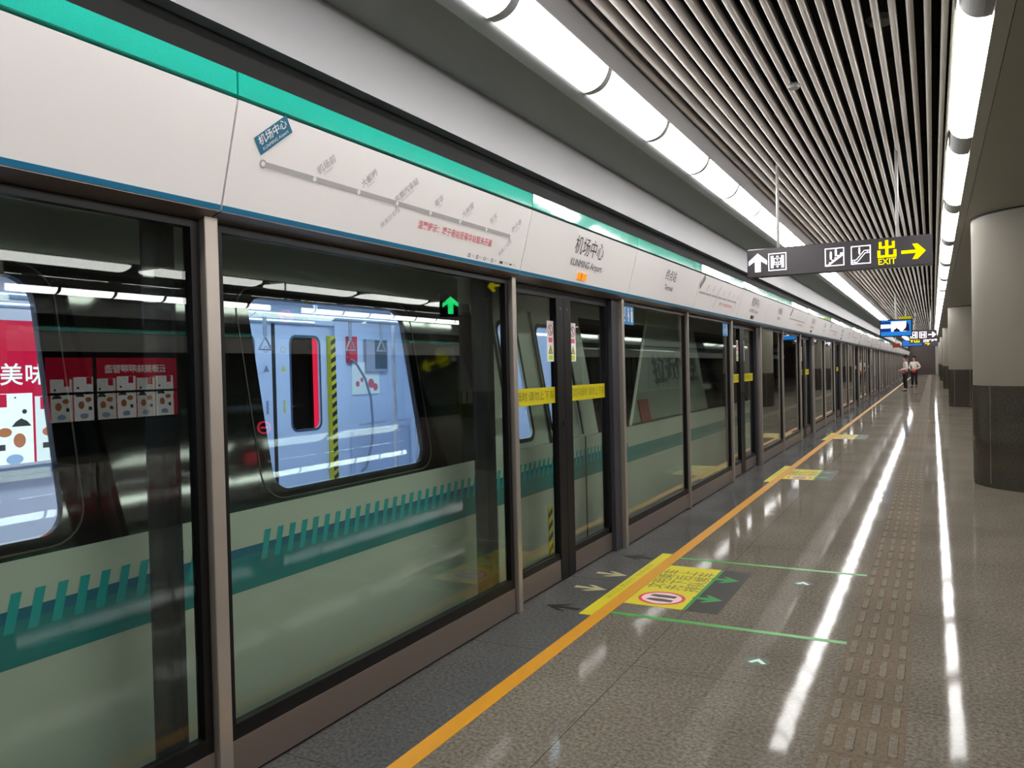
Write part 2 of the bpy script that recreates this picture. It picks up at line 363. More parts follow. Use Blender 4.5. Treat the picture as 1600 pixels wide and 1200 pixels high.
# wide lights over the middle of the hall
profC = arc(5.85, 3.16, 6.35, 3.16, .05)+[(6.35, 3.194), (5.85, 3.194)]
c0_ = lamp(profC, .4, 2.5, 2.62, emis('hall diffuser', (1, .98, .95, 1), 9.0), 'wide curved white hall light mirrored in the left glass, first of its row', 'wide hall lights mirrored in the glass')
for k in range(1, 9): dup(c0_, (c0_.location.x, .4+k*2.6, c0_.location.z), 'wide curved white hall light mirrored in the left glass, %s of its row' % nth(k))
# small round speakers among the slats
for (x, y, r, nm) in ((-.826, 5.79, .05, 'small round grey speaker hanging among the slats'), (-.25, 5.35, .09, 'larger round grey speaker set above the slats')):
    t = thing('ceiling_speaker', (x, y, 3.4), nm, 'speaker')
    z = 3.405 if r < .06 else 3.56
    MB().cyl((x, y, z), (x, y, z+.03), r*.75, 20, r).build('speaker_body', GREYM, t); MB().cyl((x, y, z+.03), (x, y, 4.2), .006).build('stem', GREYM, t)

# ------------------------------------------------------------------ platform screen
HB, HT = (-2.213, 2.089), (-2.113, 2.462)
HV = Vector((HT[0]-HB[0], 0, HT[1]-HB[1])).normalized()
HL = math.hypot(HT[0]-HB[0], HT[1]-HB[1])
def hp(y, z, off=.001):   # a point on the sloping header face
    t = (z-HB[1])/(HT[1]-HB[1]); return Vector((HB[0]+(HT[0]-HB[0])*t+off, y, z))
def header(y0, y1, label, tilt=0, tilt2=None):
    t = thing('header_panel', (-2.25, y0, 2.089), label, 'header panel', 'white header panels over the platform screens')
    a, b = y0+.004, y1-.004
    MB().prism([HB, HT, (-2.4, 2.462), (-2.4, 2.089)], a, b).build('face_panel', WHITE, t)
    o = Vector((HB[0], 0, HB[1])); MB().rect(a, b, .0, .02, o, YV, HV, .002).build('blue_stripe', BLUE, t)
    MB().prism([(-2.214, 2.085), (-2.214, 2.0885), (-2.4, 2.0885), (-2.4, 2.06), (-2.30, 2.06)], a, b).build('underside', STEELD, t)
    m_ = MB(); N_ = 8
    for i in range(N_+1):
        q = i/N_; yy = a+(b-a)*q; tt = math.tan(math.radians(tilt+((tilt if tilt2 is None else tilt2)-tilt)*q))*.079
        r_ = [m_.bm.verts.new((x_, yy, z_)) for x_, z_ in ((-2.15, 2.478), (-2.113, 2.478), (-2.113+tt, 2.557), (-2.15, 2.557))]
        if i:
            for c in range(4): m_.bm.faces.new((pr[c], pr[(c+1) % 4], r_[(c+1) % 4], r_[c]))
        else: m_.bm.faces.new(r_)
        pr = r_
    m_.bm.faces.new(pr[::-1]); bmesh.ops.recalc_face_normals(m_.bm, faces=m_.bm.faces); m_.build('teal_strip', TEAL, t)
    return t
struct('trim_5', MB().box(-2.41, -2.16, Y0, YE-.1, 2.462, 2.55), BLACKM)
def sub(y, z): return hp(y, z)
def linemap(t, y0, s=1.0, full=True):
    o = hp(y0, 2.28); pr = lambda a, b: (a*s, b)
    n = 7; sp = .278
    b = MB(); b.line((0, 0), (n*sp*s, 0), .020, o, YV, HV, .0008); b.line((n*sp*s, .004), (n*sp*s+.004, -.035), .006, o, YV, HV, .0008)
    b.line((3*sp*s, 0), (3*sp*s, -.035), .005, o, YV, HV, .0008); b.disc(0, 0, .016, o, YV, HV, 16, .0009); b.build('route_line', GREYP2, t)
    d = MB()
    for i in range(n): d.disc(i*sp*s, 0, .0105 if i else .009, o, YV, HV, 14, .0014)
    d.build('station_dots', WPRINT, t)
    ca, sa = math.cos(.72), math.sin(.72); bu = YV*ca+HV*sa; bv = -YV*sa+HV*ca
    oo = hp(y0+.028, 2.388, .0015)
    MB().rect(-.088, .088, -.034, .034, oo, bu, bv, .001).build('name_plate', BOXB, t)
    text('机场中心', .038, oo+bv*.010, bu, bv, WPRINT, 'plate_lettering', t, bold=.01, th=.0016)
    text('KUNMING Airport', .0175, oo-bv*.02, bu, bv, WPRINT, 'plate_lettering', t, th=.0016)
    ups = [(1, '机场前', 'Jichangqian'), (2, '大板桥', 'Dabanqiao'), (3, '东部汽车站', 'East Coach Station'), (4, '菊华', 'Juhua'), (5, '大树营', 'Dashuying'), (6, '拓东', 'Tuodong'), (7, '塘子巷', 'Tangzixiang')]
    for i, c, e in ups:
        q = hp(y0+(i*sp+.055)*s, 2.345); text(c, .038, q, bu, bv, GREYP, 'station_name', t, bold=.01)
        if full: text(e, .013, q-bv*.024, bu, bv, GREYP, 'station_name', t)
    for i, c in ((3, '换乘四号线'), (7, '换乘二号线')):
        text(c, .030, hp(y0+(i*sp-.03)*s, 2.21), bu, bv, GREYP, 'station_name', t)
    text('温馨提示：塘子巷站至菊华站暂未开通', .043*s, hp(y0+1.39*s, 2.213), YV, HV, PINKP, 'notice_lettering', t, bold=.01)
    if full:
        lg = MB(); z = 2.128; oo = hp(y0, z)
        for k, (yy, kind) in enumerate(((1.52, 'r'), (1.605, 'r'), (1.685, 'b'), (1.77, 'r'))):
            if kind == 'r': lg.ring(yy, 0, .011, .003, oo, YV, HV, 12, .001)
            else: lg.frame(yy-.01, yy+.01, -.008, .008, .002, oo, YV, HV, .001)
        lg.rect(1.86, 1.895, -.007, .007, oo, YV, HV, .001); lg.rect(1.98, 2.005, -.004, .004, oo, YV, HV, .001); lg.build('legend_marks', INK, t)
        for yy, c in ((1.56, '本站'), (1.64, '站点'), (1.72, '出口'), (1.805, '换乘'), (1.935, '在建线路'), (2.03, '方向')):
            text(c, .014, hp(y0+yy, z), YV, HV, GREYP2, 'legend_lettering', t)
def doorhead(t, yc, lit):
    text('机场中心', .135, hp(yc+.02, 2.345), YV, HV, INK, 'station_lettering', t, sx=.98)
    text('KUNMING Airport', .070, hp(yc+.02, 2.235), YV, HV, INK, 'station_lettering', t, sx=1.02)
    MB().rect(-.07, .07, -.022, .022, hp(yc-.03, 2.155), YV, HV, .012).build('door_lamp', ORANGE if lit else BLACK, t)
    MB().rect(-.035, -.018, -.022, .022, hp(yc-.03, 2.155, .013), YV, HV, .002).build('lamp_rib', mat('amber rib', srgb(220, 130, 30), .4), t)
def endhead(t, yc):
    text('终点站', .11, hp(yc, 2.34), YV, HV, INK, 'station_lettering', t)
    text('Terminal', .07, hp(yc, 2.235), YV, HV, INK, 'station_lettering', t)

PITCHY = 5.97; B0 = 4.27
def post(y0, y1, label):
    t = tag(MB().box(-2.345, PX, y0, y1, 0.0, 2.075, .004).build('steel_post', STEEL), label, 'post', 'brushed steel posts of the platform screen'); return t
def screen(y0, y1, label, smoke=None):
    t = thing('glass_screen', (-2.30, y0, 0), label, 'glass screen', 'fixed glass screens between the platform doors')
    y0 += .002; y1 -= .002
    MB().box(-2.335, -2.285, y0, y1, 0.012, .158).build('kick_plate', STEELD, t)
    MB().box(-2.335, -2.298, y0, y1, 0, .012).build('floor_seal', RUBBER, t)
    f = MB(); f.box(-2.33, -2.29, y0, y1, .158, .215); f.box(-2.33, -2.29, y0, y1, 2.03, 2.055); f.box(-2.33, -2.29, y0, y0+.035, .215, 2.03); f.box(-2.33, -2.29, y1-.035, y1, .215, 2.03)
    f.build('frame', BLACK, t)
    MB().box(-2.314, -2.306, y0+.03, y1-.03, .21, 2.035).build('pane', PANE, t)
    if smoke:
        s = MB()
        for a, b in smoke: s.box(-2.40, -2.388, a, b, .16, 2.05)
        s.build('pocket_strip', PANES, t)
    return t
O = Vector
def leaf(y0, y1, side, label, yc):
    """sliding door leaf; side=+1 : meeting edge at its high-y end"""
    t = thing('sliding_door', (-2.36, y0, 0), label, 'sliding door', 'sliding glass doors of the platform screen')
    me_w = .125
    MB().box(-2.385, -2.335, y0, y1, .012, .155).build('kick_plate', STEELD, t)
    f = MB(); f.box(-2.38, -2.338, y0, y1, .155, .20); f.box(-2.38, -2.338, y0, y1, 2.0, 2.055)
    if side > 0: f.box(-2.38, -2.338, y0, y0+.04, .2, 2.0); f.box(-2.38, -2.330, y1-me_w, y1-.003, .012, 2.0); gy = (y0+.035, y1-me_w+.004)
    else: f.box(-2.38, -2.338, y1-.05, y1, .012, 2.0); f.box(-2.38, -2.330, y0+.003, y0+me_w, .012, 2.0); gy = (y0+me_w-.004, y1-.045)
    f.build('frame', BLACK, t)
    MB().box(-2.364, -2.356, gy[0], gy[1], .2, 2.0).build('pane', PANE, t)
    # sticker
    x = -2.3545; o = O((x, 0, 0)); sy = (gy[1]-.112) if side > 0 else gy[0]+.035
    st = MB().rect(sy, sy+.105, 1.555, 1.84, o, YV, ZV, .0012).build('warning_sticker', WPRINT, t)
    o2 = O((x+.0013, 0, 0)); c = sy+.052
    MB().ring(c, 1.775, .040, .006, o2, YV, ZV).line((c-.028, 1.803), (c+.028, 1.747), .005, o2, YV, ZV).build('prohibition_ring', PINKP, st)
    MB().line((c, 1.80), (c, 1.75), .014, o2, YV, ZV, .001).disc(c+.003, 1.805, .008, o2, YV, ZV, 12, .001).build('figure_print', GREYP2, st)
    MB().rect(c-.03, c+.03, 1.69, 1.722, o2, YV, ZV).build('red_caption', PINKP, st)
    MB().poly([(c-.036, 1.61), (c+.036, 1.61), (c, 1.672)], o2, YV, ZV).build('warning_triangle', mat('olive yellow print', srgb(120, 120, 20), .4), st)
    MB().poly([(c-.022, 1.617), (c+.022, 1.617), (c, 1.656)], O((x+.0028, 0, 0)), YV, ZV).build('triangle_fill', YSTICK, st)
    MB().line((c, 1.625), (c, 1.645), .006, O((x+.0043, 0, 0)), YV, ZV).build('exclamation_print', INKB, st)
    MB().rect(c-.03, c+.03, 1.568, 1.60, o2, YV, ZV).build('yellow_caption', mat('lime print', srgb(190, 214, 30), .4), st)
    ys = MB().rect(gy[0]+.0, gy[1], 1.265, 1.378, o, YV, ZV, .0012).build('yellow_sticker', YSTICK, t)
    mid = (gy[0]+gy[1])/2
    text('闪烁时 请勿上下车' if side > 0 else '门灯闪烁时 请勿上下车', .068, O((x+.0014, mid, 1.32)), YV, ZV, mat('olive lettering', srgb(120, 112, 20), .4), 'lettering', ys, sx=(gy[1]-gy[0])/(.068*(8.8 if side > 0 else 10.8)))
    hz = mat('handle steel', srgb(190, 190, 190), .2, metal=1)
    hy = y1-.06 if side > 0 else y0+.06
    if side > 0: MB().box(-2.33, -2.318, hy+.02, hy+.035, 1.10, 1.13).build('latch', hz, t)
    MB().cyl((-2.332, hy, 1.93), (-2.328, hy, 1.93), .012).build('sensor', hz, t)
    return t
def jamb(y0, y1, label):
    return tag(MB().box(-2.41, -2.30, y0, y1, 0, 2.055, .003).build('door_jamb', STEELB), label, 'door jamb', 'dark slate steel jambs beside the sliding doors')
def bluesign(t, yc, z):
    o = O((-2.3045, yc, z)); p = MB().rect(-.135, .135, -.085, .085, o, YV, ZV, .0015).build('blue_sticker', BLUEP, t)
    o = O((-2.3029, yc, z)); b = MB()
    b.disc(-.085, .05, .012, o, YV, ZV, 12).line((-.085, .035), (-.085, -.01), .012, o, YV, ZV).line((-.085, -.01), (-.06, -.02), .012, o, YV, ZV).ring(-.088, -.03, .03, .007, o, YV, ZV, 16)
    b.disc(0, .045, .013, o, YV, ZV, 12).poly([(-.008, .03), (.008, .03), (.025, -.02), (-.025, -.02)], o, YV, ZV).line((-.01, -.02), (-.01, -.06), .01, o, YV, ZV).line((.01, -.02), (.01, -.06), .01, o, YV, ZV)
    b.disc(.085, .05, .014, o, YV, ZV, 12).rect(.065, .105, -.065, .033, o, YV, ZV)
    b.build('white_symbols', WPRINT, p)

heads, leaves = {}, {}
nu = 15
# --- the part nearest the camera (panels left of the first visible door)
header(-1.70, .23, 'plain white header panel above left edge of view', 0)
header(.23, 1.99, 'blank white header panel, left of the panel with the route map', 0)
t = header(1.99, 4.27, 'white header panel with blue name plate, grey route map and red notice', 1.2, 2.3); linemap(t, 2.145, .985)
screen(-1.7, .19, 'glass screen outside left edge')
screen(.26, 1.958, 'large glass screen left of the nearest steel post, red advert behind it', [(1.80, 1.93)])
screen(2.022, 4.262, 'large glass screen right of the nearest post, lit train window behind it', [(4.0, 4.24)])
post(.2, .26, 'steel post outside left edge')
post(1.96, 2.02, 'nearest and widest looking steel post, at left between two large panes')
# --- repeating bays
proto = {}
for kk in range(nu):
    b = B0+PITCHY*kk; w1 = nth(kk)
    far = '' if kk == 0 else ''
    if kk == 0:
        proto['h1'] = t = header(b, b+1.92, 'white header panel with station name and lit orange lamp over the nearest doors', 5.0, 2.2); doorhead(t, b+.95, True)
        proto['h2'] = t = header(b+1.92, b+3.93, 'white header panel lettered Terminal in grey', 2.4, 2.0); endhead(t, b+2.95)
        proto['h3'] = t = header(b+3.93, b+5.97, 'white header panel with route map, between Terminal panel and second doors', 4.6, 3.2); linemap(t, b+3.93+.09, .9, False)
        for c in t.children:
            if c.name.startswith('name_plate'): c.data.materials[0] = INK
        proto['p1'] = post(b, b+.05, 'steel post left of the nearest sliding doors')
        proto['p2'] = post(b+1.93, b+1.98, 'steel post right of the nearest sliding doors')
        proto['p3'] = post(b+3.92, b+3.945, 'slender steel post in the middle of the second wide screen')
        proto['l1'] = leaf(b+.052, b+.90, 1, 'left leaf of the nearest sliding doors, yellow band across glass', b)
        proto['l2'] = leaf(b+.90, b+1.78, -1, 'right leaf of the nearest sliding doors, white warning sticker beside meeting edge', b)
        proto['j'] = jamb(b+1.785, b+1.93, 'dark jamb right of the nearest sliding doors')
        proto['s1'] = t = screen(b+1.98, b+3.92, 'glass screen right of nearest doors with blue sticker at top left'); bluesign(t, b+2.19, 1.955)
        proto['s2'] = t = screen(b+3.945, b+5.96, 'glass screen before second doors with blue sticker at top right'); bluesign(t, b+5.78, 1.955)
        for kx in list(proto): proto[kx+'_y'] = proto[kx].location.y
    else:
        dy = PITCHY*kk
        def D(key, lab, skip=()):
            p = proto[key]; return dup(p, (p.location.x, p.location.y+dy, p.location.z), lab, skip=skip)
        h = D('h1', 'white header panel with station name over the %s door pair from the camera' % w1)
        for c in h.children:
            if c.name.startswith('door_lamp'): c.data = c.data.copy(); c.data.materials[0] = BLACK
        D('h2', 'white header panel after the %s door pair from the camera' % w1, () if kk < 6 else ('station_lettering',))
        D('h3', 'white header panel with faint route map after the %s door pair' % w1, () if kk < 4 else ('legend_lettering', 'station_name', 'notice_lettering', 'plate_lettering'))
        D('p1', 'steel post before the %s door pair from the camera' % w1); D('p2', 'steel post behind the %s door pair from the camera' % w1)
        D('p3', 'slender steel post halfway past the %s door pair' % w1)
        D('l1', 'near leaf of the %s sliding door pair from the camera' % w1); D('l2', 'far leaf of the %s sliding door pair from the camera' % w1)
        D('j', 'dark jamb of the %s sliding door pair from the camera' % w1)
        D('s1', 'glass screen just past the %s door pair from the camera' % w1, ('blue_sticker',)); D('s2', 'second glass screen past the %s door pair from the camera' % w1, ('blue_sticker',))
# opposite side of the island platform: built plainly, it shows only as a reflection
def OX(a): return 8.28-a
struct('trim_6', MB().prism([(OX(a), b) for a, b in (HB, HT, (-2.4, 2.462), (-2.4, 2.089))], Y0, YE-.2), WHITE)
struct('trim_7', MB().box(OX(-2.113), OX(-2.16), Y0, YE-.2, 2.478, 2.557), TEAL)
b = MB()
for k in range(-6, 40):
    for off, ww in ((0, .06), (1.93, .06), (3.93, .03), (.9, .26)):
        y = 2.6+k*1.0*2.985 if False else .35+k*PITCHY+off
        if y < Y0 or y > 60: continue
        b.box(OX(-2.263), OX(-2.345), y, y+ww, 0, 2.07)
b.box(OX(-2.285), OX(-2.335), Y0, YE-.2, 0, .2); b.box(OX(-2.285), OX(-2.335), Y0, YE-.2, 1.22, 1.27)
struct('trim_8', b, BLACK)

# ------------------------------------------------------------------ floor markings
tag(MB().box(-1.853, -1.765, Y0, YE-.1, 0, .0018).build('yellow_line', YELLOW), 'long yellow safety line on the floor along the screen', 'floor line')
def floorrect(x0, x1, y0, y1, z, m, name, parent=None, th=.001):
    return MB().box(x0, x1, y0, y1, z, z+th).build(name, m, parent)
for y, l in ((4.50, 'brighter green tape line on floor, the nearer of two'), (6.0, 'fainter green tape line on floor, the farther of two')):
    tag(floorrect(-1.765, -.415, y, y+.045, 0, GREENT, 'green_tape'), l, 'floor tape')
FU, FV = YV, -XV
def floorsticker(dy, lab, lab2):
    t = thing('floor_sticker', (-1.56, 4.76+dy, 0), lab, 'floor sticker', 'yellow queue stickers on the floor')
    floorrect(-1.762, -1.385, 4.74+dy, 5.78+dy, .0, YSTICK, 'yellow_panel', t, .0012)
    floorrect(-1.385, -1.36, 4.74+dy, 5.78+dy, .0, GREENA, 'green_edge', t, .0012)
    floorrect(-1.36, -1.165, 4.74+dy, 5.78+dy, .0, DARKG, 'dark_panel', t, .0012)
    text('文明乘车\n先下后上\n排队候车', .125, (-1.565, 5.40+dy, .0014), FU, FV, mat('olive floor lettering', srgb(110, 104, 20), .4), 'lettering', t, bold=.012, th=.0003, sx=1.05)
    o = (-1.57, 4.93+dy, .0014); MB().disc(0, 0, .13, o, FU, FV, 28, .0004, sy=1.05).build('emblem_disc', mat('pink white print', srgb(222, 190, 190), .4), t)
    o = (-1.57, 4.93+dy, .0019); MB().ring(0, 0, .145, .022, o, FU, FV, 28, .0004, sy=1.05).build('emblem_ring', REDP, t)
    f = MB()
    for s in (-1, 1): f.poly([(s*.045-.028, -.08), (s*.045+.02, -.085), (s*.045+.03, 0), (s*.045+.022, .075), (s*.045-.012, .09), (s*.045-.03, .03)], o, FU, FV, .0004)
    f.build('footprint_print', INK, t)
    for yy in (5.02, 5.52):   # green arrows pointing away from the doors
        a = MB(); o = (-1.27, yy+dy, .0014); a.poly([(-.02, .12), (.02, .12), (.03, .02), (.085, .06), (.085, .03), (0, -.07), (-.085, .03), (-.085, .06), (-.03, .02)], o, FU, FV, .0006)
        a.build('green_arrow', GREENA, t)
    s = thing('floor_sticker', (-1.9, 4.44+dy, 0), lab2, 'floor sticker', 'narrow yellow strips between line and screen')
    floorrect(-1.935, -1.853, 4.42+dy, 6.13+dy, 0, YSTICK, 'yellow_strip', s, .0012)
    text('请站在黄线外 有序候车', .05, (-1.895, 5.27+dy, .0014), FU, FV, mat('olive strip lettering', srgb(150, 150, 30), .4), 'lettering', s, sx=1.9, th=.0003)
floorsticker(0, 'yellow and dark floor sticker with no-standing emblem and green arrows, before nearest doors', 'narrow yellow strip on floor between yellow line and nearest doors')
floorsticker(PITCHY, 'paler yellow floor sticker before the second door pair', 'narrow yellow strip on floor between line and second door pair')
for k in (2,):
    floorsticker(PITCHY*k, 'yellow floor sticker before the %s door pair from the camera' % nth(k), 'narrow yellow strip before the %s door pair from the camera' % nth(k))
ar = [(-.03, -.13), (.03, -.13), (.02, .03), (.09, -.05), (.09, .0), (0, .13), (-.09, 0), (-.09, -.05), (-.02, .03)]
for (y, m, s, l) in ((4.97, PALEA, -1, 'pale floor arrow pointing out from the nearest doors, nearer of two'), (5.37, PALEA, -1, 'pale floor arrow pointing out from the nearest doors, farther of two'),
                     (4.50, DARKA, 1, 'dark floor arrow left of the pale pair'), (5.93, DARKA, 1, 'dark floor arrow right of the pale pair')):
    tag(MB().poly([(a*.8, b_*s*.9) for a, b_ in (ar if s > 0 else ar[::-1])], (-2.08, y, 0), FU, FV, .001).build('floor_arrow', m), l, 'floor arrow')
for y, l in ((4.06, 'round floor sticker with pale arrow, nearer of two'), (5.64, 'round floor sticker with pale arrow, beyond the first')):
    t = thing('round_sticker', (-.8, y, 0), l, 'floor sticker'); o = (-.8, y, 0)
    MB().disc(0, 0, .062, o, XV, YV, 24, .001).build('dark_disc', mat('dark green print', srgb(44, 64, 50), .5), t)
    MB().poly([(-.045, -.02), (0, .04), (.045, -.02), (.025, -.028), (0, .0), (-.025, -.028)], (-.8, y, .0011), XV, YV, .0006).build('pale_arrow', mat('pale green print', srgb(190, 216, 196), .4), t)
# tactile paving
t = thing('tactile_paving', (-.27, 0, 0), 'brown tactile guiding strip with raised bars along the platform', 'tactile paving')
MB().box(-.425, -.115, Y0, YE-.1, 0, .002).build('paver_base', TACT, t)
bm = MB()
y = .463
while y < 60:
    for c in range(4):
        x = -.425+.040+c*.0768; a0, a1, b0, b1 = x-.0185, x+.0185, y+.02, y+.235
        prof = [(a0+.008, b0), (a1-.008, b0), (a1, b0+.012), (a1, b1-.012), (a1-.008, b1), (a0+.008, b1), (a0, b1-.012), (a0, b0+.012)]
        v0 = [bm.bm.verts.new((p, q, .002)) for p, q in prof]; cx, cy = (a0+a1)/2, (b0+b1)/2
        v1 = [bm.bm.verts.new((cx+(p-cx)*.86, cy+(q-cy)*.94, .007)) for p, q in prof]
        bm.bm.faces.new(v1)
        for i in range(8): bm.bm.faces.new((v0[i], v0[(i+1) % 8], v1[(i+1) % 8], v1[i]))
    y += .277
o = bm.build('raised_bar', TACTB, t); o['kind'] = 'stuff'

# ------------------------------------------------------------------ pillars
for k, (x, y) in enumerate(((1.31, 11.2), (1.33, 29.4), (1.35, 47.6), (1.35, 65.8), (1.35, 84))):
    t = thing('round_pillar', (x, y, 0), ['near wide round pillar with brown stone base, at right edge', 'second round pillar, half hidden behind the near pillar', 'third round pillar, far along the platform', 'fourth round pillar, near the far end', 'fifth round pillar, at the far end'][k], 'pillar', 'round pillars along the platform')
    MB().cyl((x, y, 1.19), (x, y, 3.195), .88, 96).build('shaft', PILL, t)
    MB().cyl((x, y, 0.05), (x, y, 1.19), .89, 96).build('stone_cladding', STONE, t)
    MB().cyl((x, y, 0), (x, y, .05), .885, 96).build('plinth', STONE, t)
    jn = MB()
    for a in (215, 250, 285, 320):
        r = .8905; jn.cyl((x+r*math.cos(math.radians(a)), y+r*math.sin(math.radians(a)), .05), (x+r*math.cos(math.radians(a)), y+r*math.sin(math.radians(a)), 1.19), .003, 6)
    jn.build('cladding_joint', STEEL, t)
    MB().cyl((x, y, 3.175), (x, y, 3.1949), .886, 96).build('shadow_gap', BLACKM, t)
for k, (x, y) in enumerate(((6.97, 5.5), (6.97, 23.7))):
    t = thing('round_pillar', (x, y, 0), ['round pillar on the far side of the hall, mirrored in glass', 'farther round pillar across the hall, mirrored in glass'][k], 'pillar')
    MB().cyl((x, y, 1.19), (x, y, 3.195), .88, 48).build('shaft', PILL, t); MB().cyl((x, y, 0), (x, y, 1.19), .89, 48).build('stone_cladding', STONE, t)
# ------------------------------------------------------------------ hanging signs and screens
def hanger(t, xs, y, z0, z1=4.2, r=.014):
    for x in xs: MB().cyl((x, y, z0), (x, y, z1), r, 10).build('hanger_rod', GREYM, t)
def sym_up(b, cx, cz, s, o, u, v, th):
    b.poly([(cx+a*s, cz+c*s) for a, c in ((-.16, -.5), (.16, -.5), (.16, .1), (.5, -.12), (.5, .12), (0, .55), (-.5, .12), (-.5, -.12), (-.16, .1))], o, u, v, th)
def sym_right(b, cx, cz, s, o, u, v, th):
    b.poly([(cx+a*s, cz+c*s) for a, c in ((-.6, -.09), (.12, -.09), (-.06, -.42), (.2, -.42), (.6, 0), (.2, .42), (-.06, .42), (.12, .09), (-.6, .09))], o, u, v, th)
def sym_figure(b, cx, cz, s, o, u, v, th):
    b.disc(cx, cz+.38*s, .11*s, o, u, v, 12, th); b.poly([(cx-.12*s, cz+.25*s), (cx+.12*s, cz+.25*s), (cx+.09*s, cz-.4*s), (cx-.09*s, cz-.4*s)], o, u, v, th)
def sym_exit(cx, cz, s, o, u, v, th, t):
    b = MB(); R_ = lambda a0, a1, c0, c1: b.rect(cx+a0*s, cx+a1*s, cz+c0*s, cz+c1*s, o, u, v, th)
    R_(-.085, .085, -.5, .5); R_(-.42, -.27, .16, .42); R_(.27, .42, .16, .42); R_(-.42, -.085, .02, .16); R_(.085, .42, .02, .16)
    R_(-.5, -.34, -.36, -.07); R_(.34, .5, -.36, -.07); R_(-.5, -.085, -.5, -.36); R_(.085, .5, -.5, -.36)
    b.build('exit_character', SY, t)
def bigsign(x0, x1, y, z0, z1, label):
    t = thing('hanging_sign', ((x0+x1)/2, y, z0), label, 'sign', 'hanging signs over the platform')
    W, H = x1-x0, z1-z0
    MB().box(x0, x1, y-.05, y+.05, z0, z1, .006).build('sign_box', SIGNB, t)
    hanger(t, (x0+.29, x1-.285), y, z1)
    for sd in (1, -1):
        o = Vector((x0 if sd > 0 else x1, y-.0502*sd, z0)); u = XV*sd; v = ZV; th = .0015
        b = MB(); sym_up(b, .063*W, .50*H, .175, o, u, v, th)
        s = .128*W; cz = H*.5
        def fr(cx): b.frame(cx-s*.41, cx+s*.41, cz-s*.41, cz+s*.41, .009, o, u, v, th)
        b.build('white_arrow', SW, t); b = MB(); cx = .177*W; fr(cx)
        b.rect(cx-.062, cx-.036, cz-.06, cz+.06, o, u, v, th); b.rect(cx+.036, cx+.062, cz-.06, cz+.06, o, u, v, th)
        b.frame(cx-.032, cx+.032, cz-.03, cz+.036, .006, o, u, v, th); b.poly([(cx-.014, cz+.044), (cx+.014, cz+.044), (cx, cz+.064)], o, u, v, th); b.poly([(cx-.014, cz-.038), (cx, cz-.06), (cx+.014, cz-.038)], o, u, v, th)
        b.rect(cx-.036, cx+.036, cz-.008, cz-.0, o, u, v, th); b.disc(cx, cz+.018, .007, o, u, v, 10, th); b.ring(cx, cz-.014, .012, .004, o, u, v, 12, th)
        b.build('lift_pictogram', SW, t); b = MB(); cx = .496*W; fr(cx)   # stairs with two people
        st = [(-.075, -.072)]
        for i in range(6): st += [(-.075+i*.025, -.068+i*.021), (-.05+i*.025, -.068+i*.021)]
        st += [(.075, .030), (.075, .010), (-.04, -.072)]
        b.poly([(cx+a, cz+c) for a, c in st], o, u, v, th); sym_figure(b, cx-.032, cz+.012, .085, o, u, v, th); sym_figure(b, cx+.012, cz+.04, .085, o, u, v, th)
        b.build('stairs_pictogram', SW, t); b = MB(); cx = .636*W; fr(cx)   # escalator with one person
        path = [(-.066, -.045), (-.04, -.045), (.03, .038), (.064, .038)]
        for dz in (.0, -.022):
            for p, q in zip(path, path[1:]): b.line((cx+p[0]+(.008 if dz else 0), cz+p[1]+dz), (cx+q[0]+(.008 if dz else 0), cz+q[1]+dz), .007, o, u, v, th)
        b.ring(cx-.064, cz-.055, .014, .006, o, u, v, 12, th); b.ring(cx+.066, cz+.028, .014, .006, o, u, v, 12, th)
        sym_figure(b, cx-.012, cz+.035, .07, o, u, v, th)
        b.build('escalator_pictogram', SW, t)
        yb = MB(); sym_right(yb, .905*W, .47*H, .165, o, u, v, th); yb.build('yellow_arrow', SY, t)
        sym_exit(.771*W, .63*H, .158, o, u, v, th, t)
        text('EXIT', .078, o+u*(.771*W)+v*(.20*H), u, v, SY, 'exit_lettering', t, bold=.012, sx=.95)
    return t
bigsign(-1.61, .013, 8.07, 2.36, 2.635, 'nearest hanging black sign with white symbols, yellow exit character and arrow')
def tv(x0, x1, y, z0, z1, label, rod=True):
    t = thing('hanging_screen', ((x0+x1)/2, y, z0), label, 'screen', 'hanging screens over the platform')
    MB().box(x0, x1, y-.05, y+.05, z0, z1, .008).build('screen_housing', BLACK, t)
    hanger(t, ((x0+x1)/2,), y, z1, r=.025)
    W, H = x1-x0, z1-z0; o = Vector((x0, y-.0502, z0))
    MB().rect(.03, W-.03, .03, H-.03, o, XV, ZV, .001).build('lit_picture', emis('blue screen', srgb(40, 130, 220), .9), t)
    o = Vector((x0, y-.0516, z0)); c = MB(); c.rect(.03*W, .35*W, .50*H, .72*H, o, XV, ZV, .001).rect(.36*W, .82*W, .30*H, .88*H, o, XV, ZV, .001); c.build('bright_caption', emis('white screen area', (1, .97, 1, 1), 1.3), t)
    c = MB(); c.rect(.03*W, .33*W, .30*H, .50*H, o, XV, ZV, .001).rect(.03*W, .33*W, .76*H, .88*H, o, XV, ZV, .001); c.build('dark_caption', emis('dark blue screen area', srgb(30, 60, 140), .8), t)
    c = MB(); o = Vector((x0, y-.053, z0)); c.poly([(.42*W, .30*H), (.64*W, .30*H), (.60*W, .42*H), (.55*W, .46*H), (.53*W, .56*H), (.50*W, .46*H), (.45*W, .42*H)], o, XV, ZV, .001); c.poly([(.70*W, .32*H), (.92*W, .32*H), (.90*W, .70*H), (.84*W, .85*H), (.80*W, .5*H), (.74*W, .40*H)], o, XV, ZV, .001)
    c.build('dark_silhouette', emis('screen silhouette', srgb(50, 40, 70), .6), t)
    return t
tv(-1.33, -.5, 25, 2.2, 2.69, 'hanging screen with bright blue and white picture')
